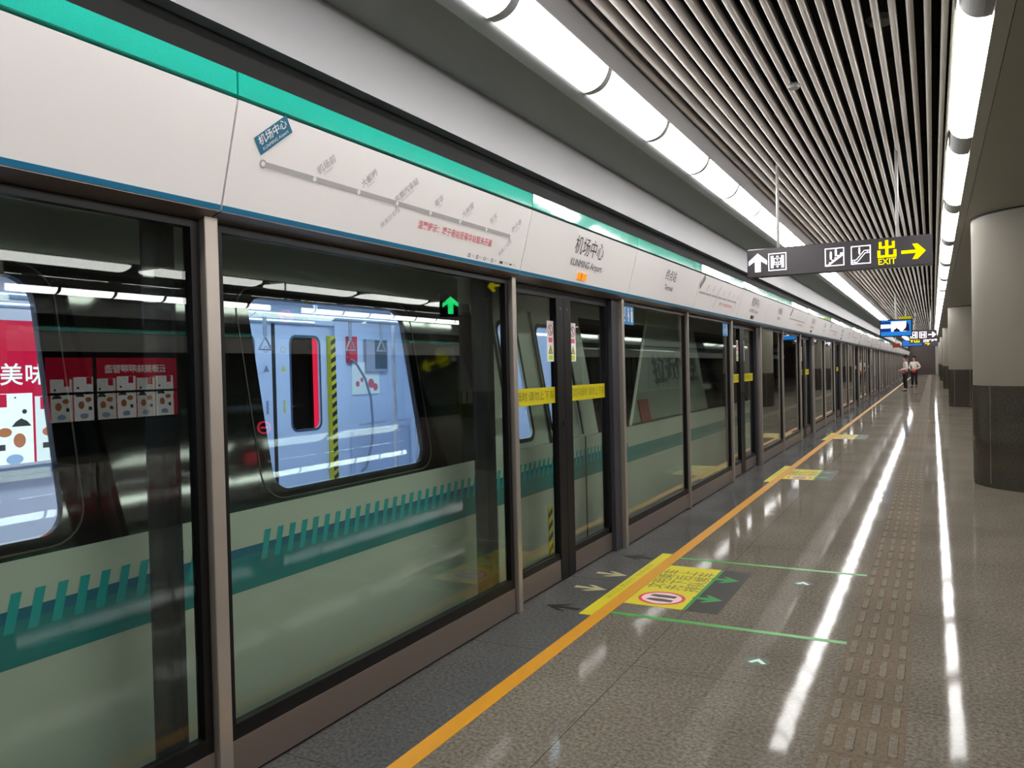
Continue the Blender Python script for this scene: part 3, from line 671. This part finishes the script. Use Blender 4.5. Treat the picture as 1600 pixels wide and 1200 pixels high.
def smallsign(x0, x1, y, z0, z1, label, parts):
    t = thing('hanging_sign', ((x0+x1)/2, y, z0), label, 'sign', 'hanging signs over the platform'); W, H = x1-x0, z1-z0
    MB().box(x0, x1, y-.05, y+.05, z0, z1, .006).build('sign_box', SIGNB, t); hanger(t, (x0+.2, x1-.2), y, z1)
    o = Vector((x0, y-.0502, z0))
    for kind, fx in parts:
        cx, cz = fx*W, H*.5; b = MB()
        if kind[1] == '>': sym_right(b, cx, cz, H*.62, o, XV, ZV, .002); b.build('arrow', SW if kind[0] == 'W' else SY, t)
        elif kind[1] == '^': sym_up(b, cx, cz, H*.6, o, XV, ZV, .002); b.build('arrow', SW if kind[0] == 'W' else SY, t)
        elif kind == 'Wb':
            b.frame(cx-H*.34, cx+H*.34, cz-H*.34, cz+H*.34, .02, o, XV, ZV, .002); b.rect(cx-H*.2, cx-H*.08, cz-H*.22, cz+H*.22, o, XV, ZV, .002); b.rect(cx+H*.08, cx+H*.2, cz-H*.22, cz+H*.22, o, XV, ZV, .002); b.rect(cx-H*.1, cx+H*.1, cz-.02, cz+.02, o, XV, ZV, .002); b.build('pictogram', SW, t)
        else: sym_exit(cx, cz, H*.7, o, XV, ZV, .002, t)
    return t
smallsign(-.75, .15, 32, 2.26, 2.60, 'dark hanging sign with white symbols and right arrow behind the screen', (('Wb', .18), ('Wb', .5), ('W>', .82)))
smallsign(-.95, .1, 41, 2.30, 2.62, 'dark hanging sign with yellow exit character and white arrow, farther off', (('Y^', .1), ('Ye', .3), ('Wb', .66), ('W>', .87)))
t = thing('hanging_screen', (-1.1, 52, 2.4), 'farthest hanging screen, blue, above the two people', 'screen')
MB().box(-1.6, -.5, 51.95, 52.05, 2.35, 2.75).build('screen_housing', BLACK, t); MB().rect(.04, 1.06, .04, .36, (-1.6, 51.949, 2.35), XV, ZV, .001).build('lit_picture', emis('far blue screen', srgb(60, 120, 210), .8), t); hanger(t, (-1.05,), 52, 2.75)
smallsign(-.9, .3, 60, 2.45, 2.85, 'farthest hanging sign with a yellow right arrow', (('Y>', .5),))
t = thing('hanging_sign', (-.62, 30, 2.9), 'small plain yellow sign above the blue screen', 'sign')
MB().box(-.98, -.62, 29.97, 30.03, 2.88, 3.02).build('sign_plate', emis('dim yellow plate', srgb(190, 180, 20), .7), t); hanger(t, (-.8,), 30, 3.02)
t = thing('hanging_sign', (-1.3, 46, 2.15), 'glowing orange red notice high beside the far header', 'sign')
MB().box(-1.85, -1.5, 45.97, 46.03, 2.22, 2.44).build('sign_plate', emis('dim orange plate', srgb(160, 74, 44), .5), t); hanger(t, (-1.7,), 46, 2.44)
# lit direction signals at the escalators in the middle of the hall, seen mirrored in the glass
def signal(x, y, z, m, kind, label, floor=False):   # faces the people arriving along the platform
    t = thing('escalator_signal', (x, y, 0 if floor else z), label, 'signal', None)
    n = Vector((-.66, -.75, 0)).normalized(); u = ZV.cross(n)
    o = Vector((x, y, z))
    MB().poly([(-.2, -.2), (.2, -.2), (.2, .2), (-.2, .2)], o-n*.04, u, ZV, .03).build('signal_housing', BLACK, t)
    b = MB(); o2 = o-n*.009
    if kind == 'arrow': sym_up(b, 0, 0, .30, o2, u, ZV, .003)
    else: b.ring(0, 0, .085, .022, o2, u, ZV, 24, .003); b.rect(-.05, .05, -.011, .011, o2, u, ZV, .003)
    b.build('lit_symbol', m, t)
    if floor: MB().box(x-.05, x+.05, y-.05, y+.05, 0, z-.19).build('signal_post', STEEL, t)
    else: MB().cyl((x, y, z+.19), (x, y, 3.195), .012).build('hanger_rod', GREYM, t)
GR = emis('lit green symbol', (.02, 1, .25, 1), 6); RD = emis('lit red symbol', (1, .03, .08, 1), 6)
signal(3.0, 12.0, 2.69, GR, 'arrow', 'green up arrow signal mirrored in the glass right of the train window')
signal(3.0, 7.45, .84, RD, 'ring', 'red no-entry signal low, mirrored in the train window', True)
signal(3.0, 7.9, 2.30, RD, 'ring', 'red no-entry signal high, mirrored at top of the train window')
struct('trim_9', MB().box(.25, 1.6, 94.4, 94.98, 0, 3.19), mat('pale end column', srgb(170, 168, 160), .5))

# ------------------------------------------------------------------ adverts on the tunnel walls
def advert(xw, n, y0, y1, z0, z1, s, yt, zt, size, pitch, label, lettered=True):
    t = thing('advert_lightbox', (xw, y0, z0), label, 'advert', None)
    u = YV*(1 if n > 0 else -1); o = Vector((xw, y0 if n > 0 else y1, z0)); W, H = y1-y0, z1-z0
    MB().box(min(xw, xw-n*.08), max(xw, xw-n*.08), y0-.04, y1+.04, z0-.04, z1+.04).build('lightbox_frame', BLACK, t)
    MB().rect(0, W, 0, H, o, u, ZV, .004).build('red_poster', ADRED, t)
    o = o+XV*n*.005
    if lettered:
        a0 = (yt-y0) if n > 0 else (y1-yt)   # centre of the first character along u
        for i, c in enumerate('云南美味嘚嘚智造'):
            if 0 < a0+i*pitch < W-.05: text(c, size, o+u*(a0+i*pitch)+ZV*(zt-z0), u, ZV, ADWHITE, 'advert_lettering', t, bold=.012)
    cw = .36*s; a = .15*s if lettered else .1; k = 0; top = (zt-z0)-size*.75
    while a+cw < W:
        hh = top-(.03 if k % 2 else 0)*s
        c = MB().rect(a, a+cw*.94, 0, hh, o, u, ZV, .002).build('product_card', ADCREAM if k % 2 else ADWHITE, t)
        o2 = o+XV*n*.0025
        MB().rect(a+cw*.12, a+cw*.36, hh-.11*s, hh-.005, o2, u, ZV, .002).build('red_tab', ADRED, c)
        MB().disc(a+cw*.55, hh-.035*s, .008*s, o2, u, ZV, 10, .002).build('punched_hole', ADDARK, c)
        q = MB(); q.disc(a+cw*.3, hh*.48, .055*s, o2, u, ZV, 14, .002, sy=.7); q.disc(a+cw*.62, hh*.36, .05*s, o2, u, ZV, 14, .002, sy=1.2); q.build('food_print', ADSKIN, c)
        q = MB(); q.poly([(a+cw*.45, hh*.55), (a+cw*.9, hh*.55), (a+cw*.8, hh*.62), (a+cw*.67, hh*.66), (a+cw*.55, hh*.62)], o2, u, ZV, .002); q.rect(a+cw*.15, a+cw*.3, hh*.24, hh*.32, o2, u, ZV, .002); q.disc(a+cw*.75, hh*.75, .02*s, o2, u, ZV, 12, .002); q.build('dark_print', ADDARK, c)
        q = MB(); q.disc(a+cw*.5, hh*.11, .07*s, o2, u, ZV, 16, .002, sy=.6); q.build('blue_print', ADBLUE, c)
        a += cw; k += 1
advert(-6.66, 1, 2.0, 5.6, .80, 2.12, 1.0, 3.37, 1.55, .19, .198, 'red and white lit food advert seen through the left train window')
advert(-6.66, 1, 7.33, 9.6, .80, 2.12, 1.0, 7.3, 1.6, .19, .198, 'second red lit advert on the tunnel wall, seen through train door window', False)
advert(14.96, -1, 11.9, 15.9, .45, 2.10, 1.7, 15.3, 1.78, .25, .24, 'red lit advert across the far track, mirrored in the left glass')
advert(14.96, -1, 5.5, 9.5, .45, 2.10, 1.7, 9.0, 1.78, .25, .24, 'red lit advert farther left across the far track', False)

# ------------------------------------------------------------------ the train
TR = thing('metro_train', (-2.6, 0, -1.5), 'silver metro train with teal band standing behind the glass screens', 'train')
TZ = .93; SL = .17
def sx_(z): return -2.6-(z-TZ)*SL if z > TZ else -2.6
SV = Vector((-SL, 0, 1)).normalized()
def SO(y=0, z=TZ, off=0): return Vector((sx_(z)+off, y, z))
k_ = math.hypot(1, SL)
def sv(z): return (z-TZ)*k_
def rrect(a0, a1, b0, b1, r, n=6):
    pts = []
    for cx, cy, st in ((a1-r, b1-r, 0), (a0+r, b1-r, 90), (a0+r, b0+r, 180), (a1-r, b0+r, 270)):
        for i in range(n+1):
            t = math.radians(st+90*i/n); pts.append((cx+r*math.cos(t), cy+r*math.sin(t)))
    return pts
def holed(outer, holes, o, u, v, name, m, parent, th=.03):
    bm = bmesh.new(); o, u, v = Vector(o), Vector(u), Vector(v); es = []
    for lp in [outer]+holes:
        vs_ = [bm.verts.new(o+a*u+b*v) for a, b in lp]
        for i in range(len(vs_)): es.append(bm.edges.new((vs_[i], vs_[(i+1) % len(vs_)])))
    bmesh.ops.triangle_fill(bm, edges=es, use_beauty=True, normal=u.cross(v))
    bm.normal_update()
    n = u.cross(v).normalized()
    for f in bm.faces:
        if f.normal.dot(n) < 0: f.normal_flip()
    r = bmesh.ops.extrude_face_region(bm, geom=list(bm.faces)); vv = [g for g in r['geom'] if isinstance(g, bmesh.types.BMVert)]
    bmesh.ops.translate(bm, verts=vv, vec=-n*th); bmesh.ops.recalc_face_normals(bm, faces=bm.faces)
    mb = MB(); mb.bm.free(); mb.bm = bm; return mb.build(name, m, parent)
ZT = 1.955
TY0, TY1 = -9.0, 14.0
# lower body, cant panel and roof
MB().box(-2.66, -2.6, TY0, TY1, -1.1, TZ).build('body_side', BODY, TR)
top = [(sx_(ZT), ZT), (sx_(2.16), 2.16), (-2.88, 2.30), (-3.05, 2.44), (-3.4, 2.55), (-4.0, 2.6), (-4.6, 2.55), (-5.0, 2.42), (-5.2, 2.16)]
MB().sheet(top, TY0, TY1).build('roof', BODY, TR, smooth=True)
# black glazing band with the two passenger windows
def win(y0, y1, z0=.985, z1=1.865, r=.09): return rrect(y0, y1, sv(z0), sv(z1), r)
WINS = [(-5.6, -4.3), (-2.2, -.9), (.30, 1.64), (2.61, 3.80)]
holed([(TY0, 0), (4.60, 0), (4.60, sv(ZT)), (TY0, sv(ZT))], [win(*w_) for w_ in WINS], SO(), YV, SV, 'glazing_band', BAND, TR)
for (a, b) in WINS:
    p = MB().poly(win(a+.002, b-.002, .987, 1.863), SO(off=-.022), YV, SV, .004).build('window_pane', TWIN, TR)
    s = MB(); o_, i_ = win(a-.075, b+.075, .945, 1.915, .13), win(a-.069, b+.069, .951, 1.909, .125); oo = SO(off=.001)
    for i in range(len(o_)):
        j = (i+1) % len(o_); s.poly([i_[i], o_[i], o_[j], i_[j]], oo, YV, SV, .0015)
    s.build('window_seal', mat('grey seal line', srgb(60, 56, 50), .5), TR)
# door zone
PO = SO()
holed([(4.60, 0), (6.30, 0), (6.30, sv(2.16)), (4.60, sv(2.16))], [rrect(4.90, 6.16, .003, sv(2.1), .05)], PO, YV, SV, 'door_surround', BODY, TR)
MB().box(-2.665, -2.6, 4.9, 6.16, -.9, 0).build('step_panel', BODY, TR)
for nm, a, b, wa, wb in (('near', 4.905, 5.528, 4.99, 5.27), ('far', 5.535, 6.155, 5.62, 5.96)):
    d = holed([(a, .004), (b, .004), (b, sv(2.1)), (a, sv(2.1))], [win(wa, wb, 1.0, 1.84, .07)], SO(off=-.03), YV, SV, 'door_leaf', BODY, TR, .02)
    MB().poly(win(wa, wb, 1.0, 1.84, .07), SO(off=-.045), YV, SV, .004).build('door_window', TWIN, d)
    s = MB(); o_, i_ = win(wa-.03, wb+.03, .97, 1.87, .09), win(wa, wb, 1.0, 1.84, .07)
    for i in range(len(o_)):
        j = (i+1) % len(o_); s.poly([i_[i], o_[i], o_[j], i_[j]], SO(off=-.029), YV, SV, .002)
    s.build('window_rubber', RUBBER, d)
s = MB()
for y in (4.86, 4.90, 5.53, 6.16): s.rect(y-.012, y+.012, 0, sv(2.1), SO(off=.0 if y < 4.9 else -.02), YV, SV, .012); s.box(-2.62, -2.597, y-.012, y+.012, -.05, TZ)
s.build('door_seal', mat('dark green rubber', srgb(40, 46, 40), .6), TR)
hz = MB().box(-2.60, -2.596, 5.40, 5.47, .0, .45).build('hazard_strip', YSTICK, TR); hb = MB()
for i in range(5): hb.poly([(0, i*.09), (.07, i*.09+.04), (.07, i*.09+.08), (0, i*.09+.04)], (-2.5959, 5.40, .0), YV, ZV, .001)
hb.build('hazard_stripes', INKB, TR)
# cab: silver strip, black panel ending in a raked pillar, silver panel with lettering
MB().poly([(6.30, 0), (6.46, 0), (6.46, sv(2.16)), (6.30, sv(2.16))], SO(off=-.03), YV, SV, .03).build('cab_side', BODY, TR)
MB().poly([(6.46, 0), (7.25, 0), (8.50, sv(2.16)), (6.46, sv(2.16))], SO(off=-.03), YV, SV, .028).build('cab_window', BAND, TR)
MB().poly([(7.25, 0), (7.33, 0), (8.58, sv(2.16)), (8.50, sv(2.16))], SO(off=-.03), YV, SV, .033).build('raked_pillar', mat('lighter cab pillar', srgb(190, 194, 184), .35), TR)
CABP = mat('cab panel grey green', srgb(112, 118, 108), .4, noise=.05, nscale=2)
MB().poly([(7.33, 0), (10.3, 0), (10.3, sv(2.16)), (8.58, sv(2.16))], SO(off=-.03), YV, SV, .029).build('cab_side', CABP, TR)
s = MB(); s.rect(6.9, 10.3, .0, .022, SO(off=.0), YV, SV, .003); s.rect(8.0, 10.3, sv(1.72), sv(1.73), SO(off=.0), YV, SV, .002); s.build('panel_joint', INKB, TR)
MB().poly([(10.3, 0), (TY1, 0), (TY1, sv(2.16)), (10.3, sv(2.16))], SO(off=-.03), YV, SV, .028).build('cab_window', BAND, TR)
text('拉近时空', .34, SO(9.2, 1.45, .002), YV, SV, INKB, 'black_lettering', TR, bold=.04, sx=1.35)
s = MB(); s.ring(6.86, sv(1.15), .125, .009, SO(off=.0), YV, SV, 30, .003, sy=1.1); s.poly([(6.86-.012, sv(1.06)), (6.86-.012, sv(1.24)), (6.86-.08, sv(1.15))], SO(), YV, SV, .003); s.poly([(6.86+.012, sv(1.06)), (6.86+.08, sv(1.15)), (6.86+.012, sv(1.24))], SO(), YV, SV, .003); s.build('door_emblem', GREYM, TR)
MB().rect(7.62, 7.92, sv(.95), sv(1.17), SO(off=.002), YV, SV, .01).build('red_flap', mat('dull red flap', srgb(110, 44, 36), .5), TR)
# livery
o = (-2.6, 0, 0)
MB().rect(TY0, TY1, .588, .735, o, YV, ZV, .0012).build('teal_band', TEALD, TR)
MB().rect(TY0, 7.2, .735, .772, o, YV, ZV, .0012).build('blue_line', TEALB, TR)
bars = []
y = -.30
while y < 2.14: bars.append(y); y += .078
y = 2.50
while y < 6.9: bars.append(y); y += .078
for i, y in enumerate(bars):
    if i < 99: MB().poly([(y, .70), (y+.034, .70), (y+.064, .826), (y+.030, .826)], (-2.5986, 0, 0), YV, ZV, .001).build('livery_bar', TEALL, TR)
s = MB()
for y in (-1.2, 2.3, 4.62): s.rect(y, y+.006, -1.0, .58, (-2.6, 0, 0), YV, ZV, .001)
s.build('body_joint', mat('joint grey', srgb(96, 100, 96), .5), TR)
# interior
MB().box(-5.2300, -2.66, TY0, 7.2, -.02, .0).build('cabin_floor', INTD, TR)
MB().box(-5.2400, -2.84, TY0, 7.2, 2.15, 2.17).build('cabin_ceiling', INTW, TR)
MB().box(-5.2400, -2.7, 7.2, 7.24, 0, 2.15).build('cabin_end_wall', INT, TR)
TL = emis('train lamp', (.72, .84, 1, 1), TRAIN_LAMP)
for x in (-3.25, -4.55):
    MB().box(x-.09, x+.09, TY0+.2, 7.0, 2.135, 2.149).build('cabin_lamp', TL, TR)
holed([(TY0, 0), (4.72, 0), (4.72, 2.15), (TY0, 2.15)], [rrect(1.3, 4.35, .97, 1.90, .09), rrect(-3, -.2, .97, 1.90, .09)], (-5.2300, 0, 0), YV, ZV, 'far_lining', INTW, TR)
MB().box(-5.2450, -5.2350, 1.28, 4.37, .95, 1.92).build('far_window', TWIN, TR)
MB().box(-5.2280, -5.1800, TY0, 4.6, .90, .955).build('window_ledge', INTD, TR)
# far doors and the wall behind them
holed([(4.72, 0), (5.25, 0), (5.25, 1.98), (4.72, 1.98)], [rrect(4.76, 5.03, .99, 1.86, .07)], (-5.2500, 0, 0), YV, ZV, 'far_door_leaf', INT, TR, .02)
d2 = holed([(5.29, 0), (5.98, 0), (5.98, 1.98), (5.29, 1.98)], [rrect(5.49, 5.87, .99, 1.86, .07)], (-5.2500, 0, 0), YV, ZV, 'far_door_leaf', INT, TR, .02)
MB().box(-5.2700, -5.2450, 5.25, 5.29, 0, 1.98).build('door_gap_seal', RUBBER, TR)
s = MB()
for (a0, a1) in ((4.76, 5.03), (5.49, 5.87)):
    i_, o_ = rrect(a0, a1, .99, 1.86, .07), rrect(a0-.02, a1+.02, .97, 1.88, .085)
    for i in range(len(o_)):
        j = (i+1) % len(o_); s.poly([i_[i], o_[i], o_[j], i_[j]], (-5.2500, 0, 0), YV, ZV, .004)
s.build('door_window_rubber', mat('blue grey rubber', srgb(60, 70, 96), .5), TR)
MB().box(-5.2700, -5.1800, 4.7, 6.02, 1.98, 2.15).build('door_header', INT, TR)
MB().box(-5.2700, -5.2100, 6.06, 7.2, 0, 2.15).build('far_lining', INT, TR)
MB().box(-5.27, -5.255, 5.98, 6.08, 0, 2.15).build('door_side_lining', INT, TR)
hs = MB().box(-5.2500, -5.2000, 5.985, 6.055, .1, 1.88).build('hazard_strip', YSTICK, TR); hb = MB()
for i in range(20): hb.poly([(0, i*.088), (.07, i*.088+.035), (.07, i*.088+.08), (0, i*.088+.045)], (-5.1999, 5.985, .11), YV, ZV, .001)
hb.build('hazard_stripes', INKB, TR)
for y, m in ((5.18, INTD), (5.39, mat('yellow notice', srgb(200, 200, 90), .4))):
    s = MB(); s.ring(y, 1.74, .03, .006, (-5.2480, 0, 0), YV, ZV, 16); s.poly([(y-.032, 1.54), (y+.032, 1.54), (y, 1.60)], (-5.2480, 0, 0), YV, ZV); s.rect(y-.012, y+.012, 1.16, 1.28, (-5.2480, 0, 0), YV, ZV); s.build('door_notice', m, TR)
MB().box(-5.2100, -5.1600, 6.22, 6.34, 1.62, 1.88).build('red_box', REDP, TR)
dsp = MB().box(-5.2100, -5.1700, 6.50, 6.86, 1.52, 1.86).build('wall_notice', mat('grey notice', srgb(150, 154, 170), .4), TR)
MB().rect(.14, .34, .02, .32, (-5.1699, 6.50, 1.53), YV, ZV, .002).build('dark_display', mat('dark display', srgb(70, 84, 92), .3), TR)
po = MB().box(-5.2100, -5.2000, 6.30, 6.74, 1.29, 1.62).build('reflection_panel', mat('white painted reflection', srgb(240, 246, 240), .4), TR)  # added panel painting the reflection of a hall lightbox in the glass
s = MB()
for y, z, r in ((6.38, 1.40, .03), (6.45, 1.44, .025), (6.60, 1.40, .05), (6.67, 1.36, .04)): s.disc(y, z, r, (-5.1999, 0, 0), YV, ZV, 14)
s.build('reflection_print', mat('reflected red print', srgb(214, 110, 120), .5), TR)  # blurred picture of that reflected lightbox, painted on the panel
MB().box(-5.2100, -4.72, 6.25, 7.18, .40, .46, .01).build('bench_seat', SEATM, TR); MB().box(-5.2100, -5.1400, 6.25, 7.18, .46, .92, .01).build('bench_back', SEATM, TR); MB().box(-5.2000, -4.95, 6.3, 7.15, 0, .4).build('bench_support', INTD, TR)
MB().tube([(-5.2, 6.22, 1.68), (-5.13, 6.27, 1.62), (-5.1, 6.38, 1.45), (-5.08, 6.44, 1.25), (-5.08, 6.46, 1.0), (-5.08, 6.44, .8), (-5.1, 6.36, .55), (-5.2, 6.30, .46)], .012).build('arched_handrail', INTD, TR)
MB().box(-5.1300, -5.1000, 6.3, 7.15, .98, 1.0).build('bench_rail', HAND, TR)
for x, y in ((-3.9, 5.25), (-3.9, 1.2), (-4.6, 6.55)): MB().cyl((x, y, 0), (x, y, 2.15), .017, 10).build('grab_pole', HAND, TR)
for x, z in ((-3.6, 1.885), (-4.75, 1.95)):
    MB().cyl((x, TY0+.5, z), (x, 5.25, z), .02, 10).build('overhead_rail', HAND, TR)
    s = MB()
    for y in (.7, 2.9, 4.0): s.cyl((x, y, z), (x, y, 2.15), .015, 8)
    s.build('rail_bracket', HAND, TR)
for i, y in enumerate((3.2, 3.55, 4.35, 4.7)):
    s = MB(); x, z = -3.6, 1.885; s.box(x-.002, x+.002, y-.015, y+.015, z-.14, z); s.tube([(x, y-.05, z-.22), (x, y, z-.14), (x, y+.05, z-.22), (x, y-.05, z-.22)], .006, 6); s.build('hand_strap', mat('strap grey', srgb(130, 136, 150), .5) if i else INTD, TR)
MB().box(-2.7, -2.66, TY0, 4.6, 0, TZ).build('near_lining', INT, TR)
MB().box(-5.2800, -5.2300, TY0, TY1, -1.1, 0).build('far_skirt', BODY, TR)
MB().box(-5.1800, -2.7, TY0+.3, TY1-.3, -1.2, -.1).build('underframe', BLACKM, TR)

# ------------------------------------------------------------------ people
def skin(name, V_, E_, m, parent, sub=2):
    me = bpy.data.meshes.new(name); me.from_pydata([v[:3] for v in V_], E_, []); o = ob(name, me, parent)
    md = o.modifiers.new('skin', 'SKIN'); md.use_smooth_shade = True
    sk = me.skin_vertices[0].data if me.skin_vertices else None
    if sk is None:
        bm = bmesh.new(); bm.from_mesh(me); bm.verts.layers.skin.verify(); bm.to_mesh(me); bm.free(); sk = me.skin_vertices[0].data
    for i, v in enumerate(V_):
        r = v[3]; sk[i].radius = (r, v[4] if len(v) > 4 else r); sk[i].use_root = (i == 0)
    s = o.modifiers.new('sub', 'SUBSURF'); s.levels = sub; s.render_levels = sub; me.materials.append(m); return o
SKINM = mat('skin', srgb(196, 150, 124), .5); HAIRM = mat('black hair', srgb(18, 16, 16), .5); TROU = mat('black trousers', srgb(20, 18, 20), .7)
SHOE = mat('black shoes', srgb(12, 12, 12), .3); REDV = mat('red apron pouch', srgb(178, 44, 56), .6)
m_, n_, p_ = nodes('white patterned shirt'); SHIRT = m_
tc = n_.nodes.new('ShaderNodeTexCoord'); vo = n_.nodes.new('ShaderNodeTexVoronoi'); vo.inputs['Scale'].default_value = 9; n_.links.new(tc.outputs['Object'], vo.inputs['Vector'])
cr = n_.nodes.new('ShaderNodeValToRGB'); cr.color_ramp.elements[0].position = .2; cr.color_ramp.elements[0].color = srgb(96, 90, 92); cr.color_ramp.elements[1].position = .3; cr.color_ramp.elements[1].color = srgb(226, 216, 210)
n_.links.new(vo.outputs['Distance'], cr.inputs[0]); n_.links.new(cr.outputs[0], p_.inputs['Base Color'])
def person(x, y, rz, elbow, hand, label, hand_dir):
    """local frame: the figure faces -Y"""
    t = thing('person', (x, y, 0), label, 'person', None, rz)
    V_ = []; E_ = []
    def v(a, b, c, r, r2=None, to=None):
        V_.append((a, b, c, r, r2 or r)); i = len(V_)-1
        if to is not None: E_.append((to, i))
        return i
    pel = v(0, 0, .95, .13, .10); wa = v(0, .01, 1.08, .125, .09, pel); ch = v(0, .02, 1.28, .15, .105, wa); nb = v(0, .02, 1.43, .07, .06, ch); nk = v(0, .005, 1.50, .05, .05, nb)
    jw = v(0, -.01, 1.57, .065, .075, nk); hd = v(0, 0, 1.65, .075, .095, jw); tp = v(0, .01, 1.72, .055, .07, hd); v(0, -.088, 1.60, .014, .014, jw)
    for s in (-1, 1):
        h = v(s*.09, 0, .88, .085, .085, pel); kn = v(s*.10, -.02, .49, .055, .055, h); an = v(s*.105, .02, .09, .036, .036, kn); he = v(s*.11, -.04, .045, .036, .03, an); v(s*.115, -.15, .035, .03, .022, he)
        sh = v(s*.17, .02, 1.40, .05, .05, ch); el = v(s*elbow[0], elbow[1], elbow[2], .036, .036, sh); wr = v(s*hand[0], hand[1], hand[2], .025, .025, el)
        hdv = Vector(hand_dir); pm = v(s*hand[0]+hdv.x*.05*s, hand[1]+hdv.y*.05, hand[2]+hdv.z*.05, .030, .018, wr)
        P0 = Vector((V_[pm][0], V_[pm][1], V_[pm][2]))
        for k, ln_ in enumerate((.06, .075, .07, .055)):
            off = (k-1.5)*.02; a1 = P0+Vector((0, 0, off))+hdv_s(hdv, s)*ln_*.6; i1 = v(a1.x, a1.y, a1.z, .009, .009, pm); a2 = a1+hdv_s(hdv, s)*ln_*.45+Vector((0, .008, -.006)); v(a2.x, a2.y, a2.z, .008, .008, i1)
        th_ = P0+Vector((0, 0, .035))+hdv_s(hdv, s)*.015; i1 = v(th_.x, th_.y, th_.z, .010, .010, pm); th2 = th_+Vector((0, 0, .02))+hdv_s(hdv, s)*.025; v(th2.x, th2.y, th2.z, .009, .009, i1)
    skin('body', V_, E_, SKINM, t, 2)
    T = [(0, 0, .97, .145, .115), (0, .01, 1.05, .14, .11)]; TE = [(0, 1)]
    for s in (-1, 1):
        k = len(T); T += [(s*.092, 0, .86, .100, .10), (s*.10, -.02, .49, .078, .078), (s*.106, .02, .12, .066, .07)]; TE += [(0, k), (k, k+1), (k+1, k+2)]
    skin('trousers', T, TE, TROU, t, 2)
    S = [(0, .01, 1.02, .155, .12), (0, .01, 1.12, .145, .11), (0, .02, 1.29, .170, .125), (0, .02, 1.42, .10, .08)]; SE = [(0, 1), (1, 2), (2, 3)]
    for s in (-1, 1):
        k = len(S); S += [(s*.175, .02, 1.40, .068, .068), (s*elbow[0], elbow[1], elbow[2], .052, .052), (s*(elbow[0]*.45+hand[0]*.55), elbow[1]*.45+hand[1]*.55, elbow[2]*.45+hand[2]*.55, .043, .043)]; SE += [(2, k), (k, k+1), (k+1, k+2)]
    skin('shirt', S, SE, SHIRT, t, 2)
    skin('hair', [(0, .02, 1.70, .085, .10), (0, .055, 1.64, .075, .07), (0, .0, 1.745, .05, .06)], [(0, 1), (0, 2)], HAIRM, t, 2)
    for s in (-1, 1): skin('shoe', [(s*.108, .03, .045, .045, .04), (s*.112, -.07, .04, .045, .035), (s*.116, -.17, .032, .036, .026)], [(0, 1), (1, 2)], SHOE, t, 2)
    skin('red_pouch', [(0, -.05, 1.0, .17, .10), (0, -.06, .88, .155, .095), (0, -.07, .80, .12, .08)], [(0, 1), (1, 2)], REDV, t, 1)
    f = MB()
    f2 = bmesh.new()
    for s in (-1, 1):
        bmesh.ops.create_uvsphere(f2, u_segments=8, v_segments=6, radius=.010, matrix=Matrix.Translation((s*.028, -.088, 1.635)))
    me = bpy.data.meshes.new('eyes'); f2.to_mesh(me); f2.free(); me.materials.append(INKB); ob('eyes', me, t)
    f2 = bmesh.new(); bmesh.ops.create_cube(f2, size=1, matrix=Matrix.Translation((0, -.083, 1.565)) @ Matrix.Diagonal((.045, .012, .009, 1))); me = bpy.data.meshes.new('mouth'); f2.to_mesh(me); f2.free(); me.materials.append(mat('lips', srgb(150, 80, 76), .5)); ob('mouth', me, t)
    f.bm.free(); return t
def hdv_s(h, s): return Vector((h.x*s, h.y, h.z))
person(-1.22, 44.1, math.radians(-75), (.25, .02, 1.12), (.05, -.27, 1.02), 'nearer standing person in white patterned shirt, black trousers and red pouch', (-.6, -.5, -.1))
person(-.94, 50.3, math.radians(-20), (.30, .08, 1.14), (.12, -.20, 1.0), 'farther standing person in white patterned shirt, red pouch at right hip', (-.7, -.3, -.1))
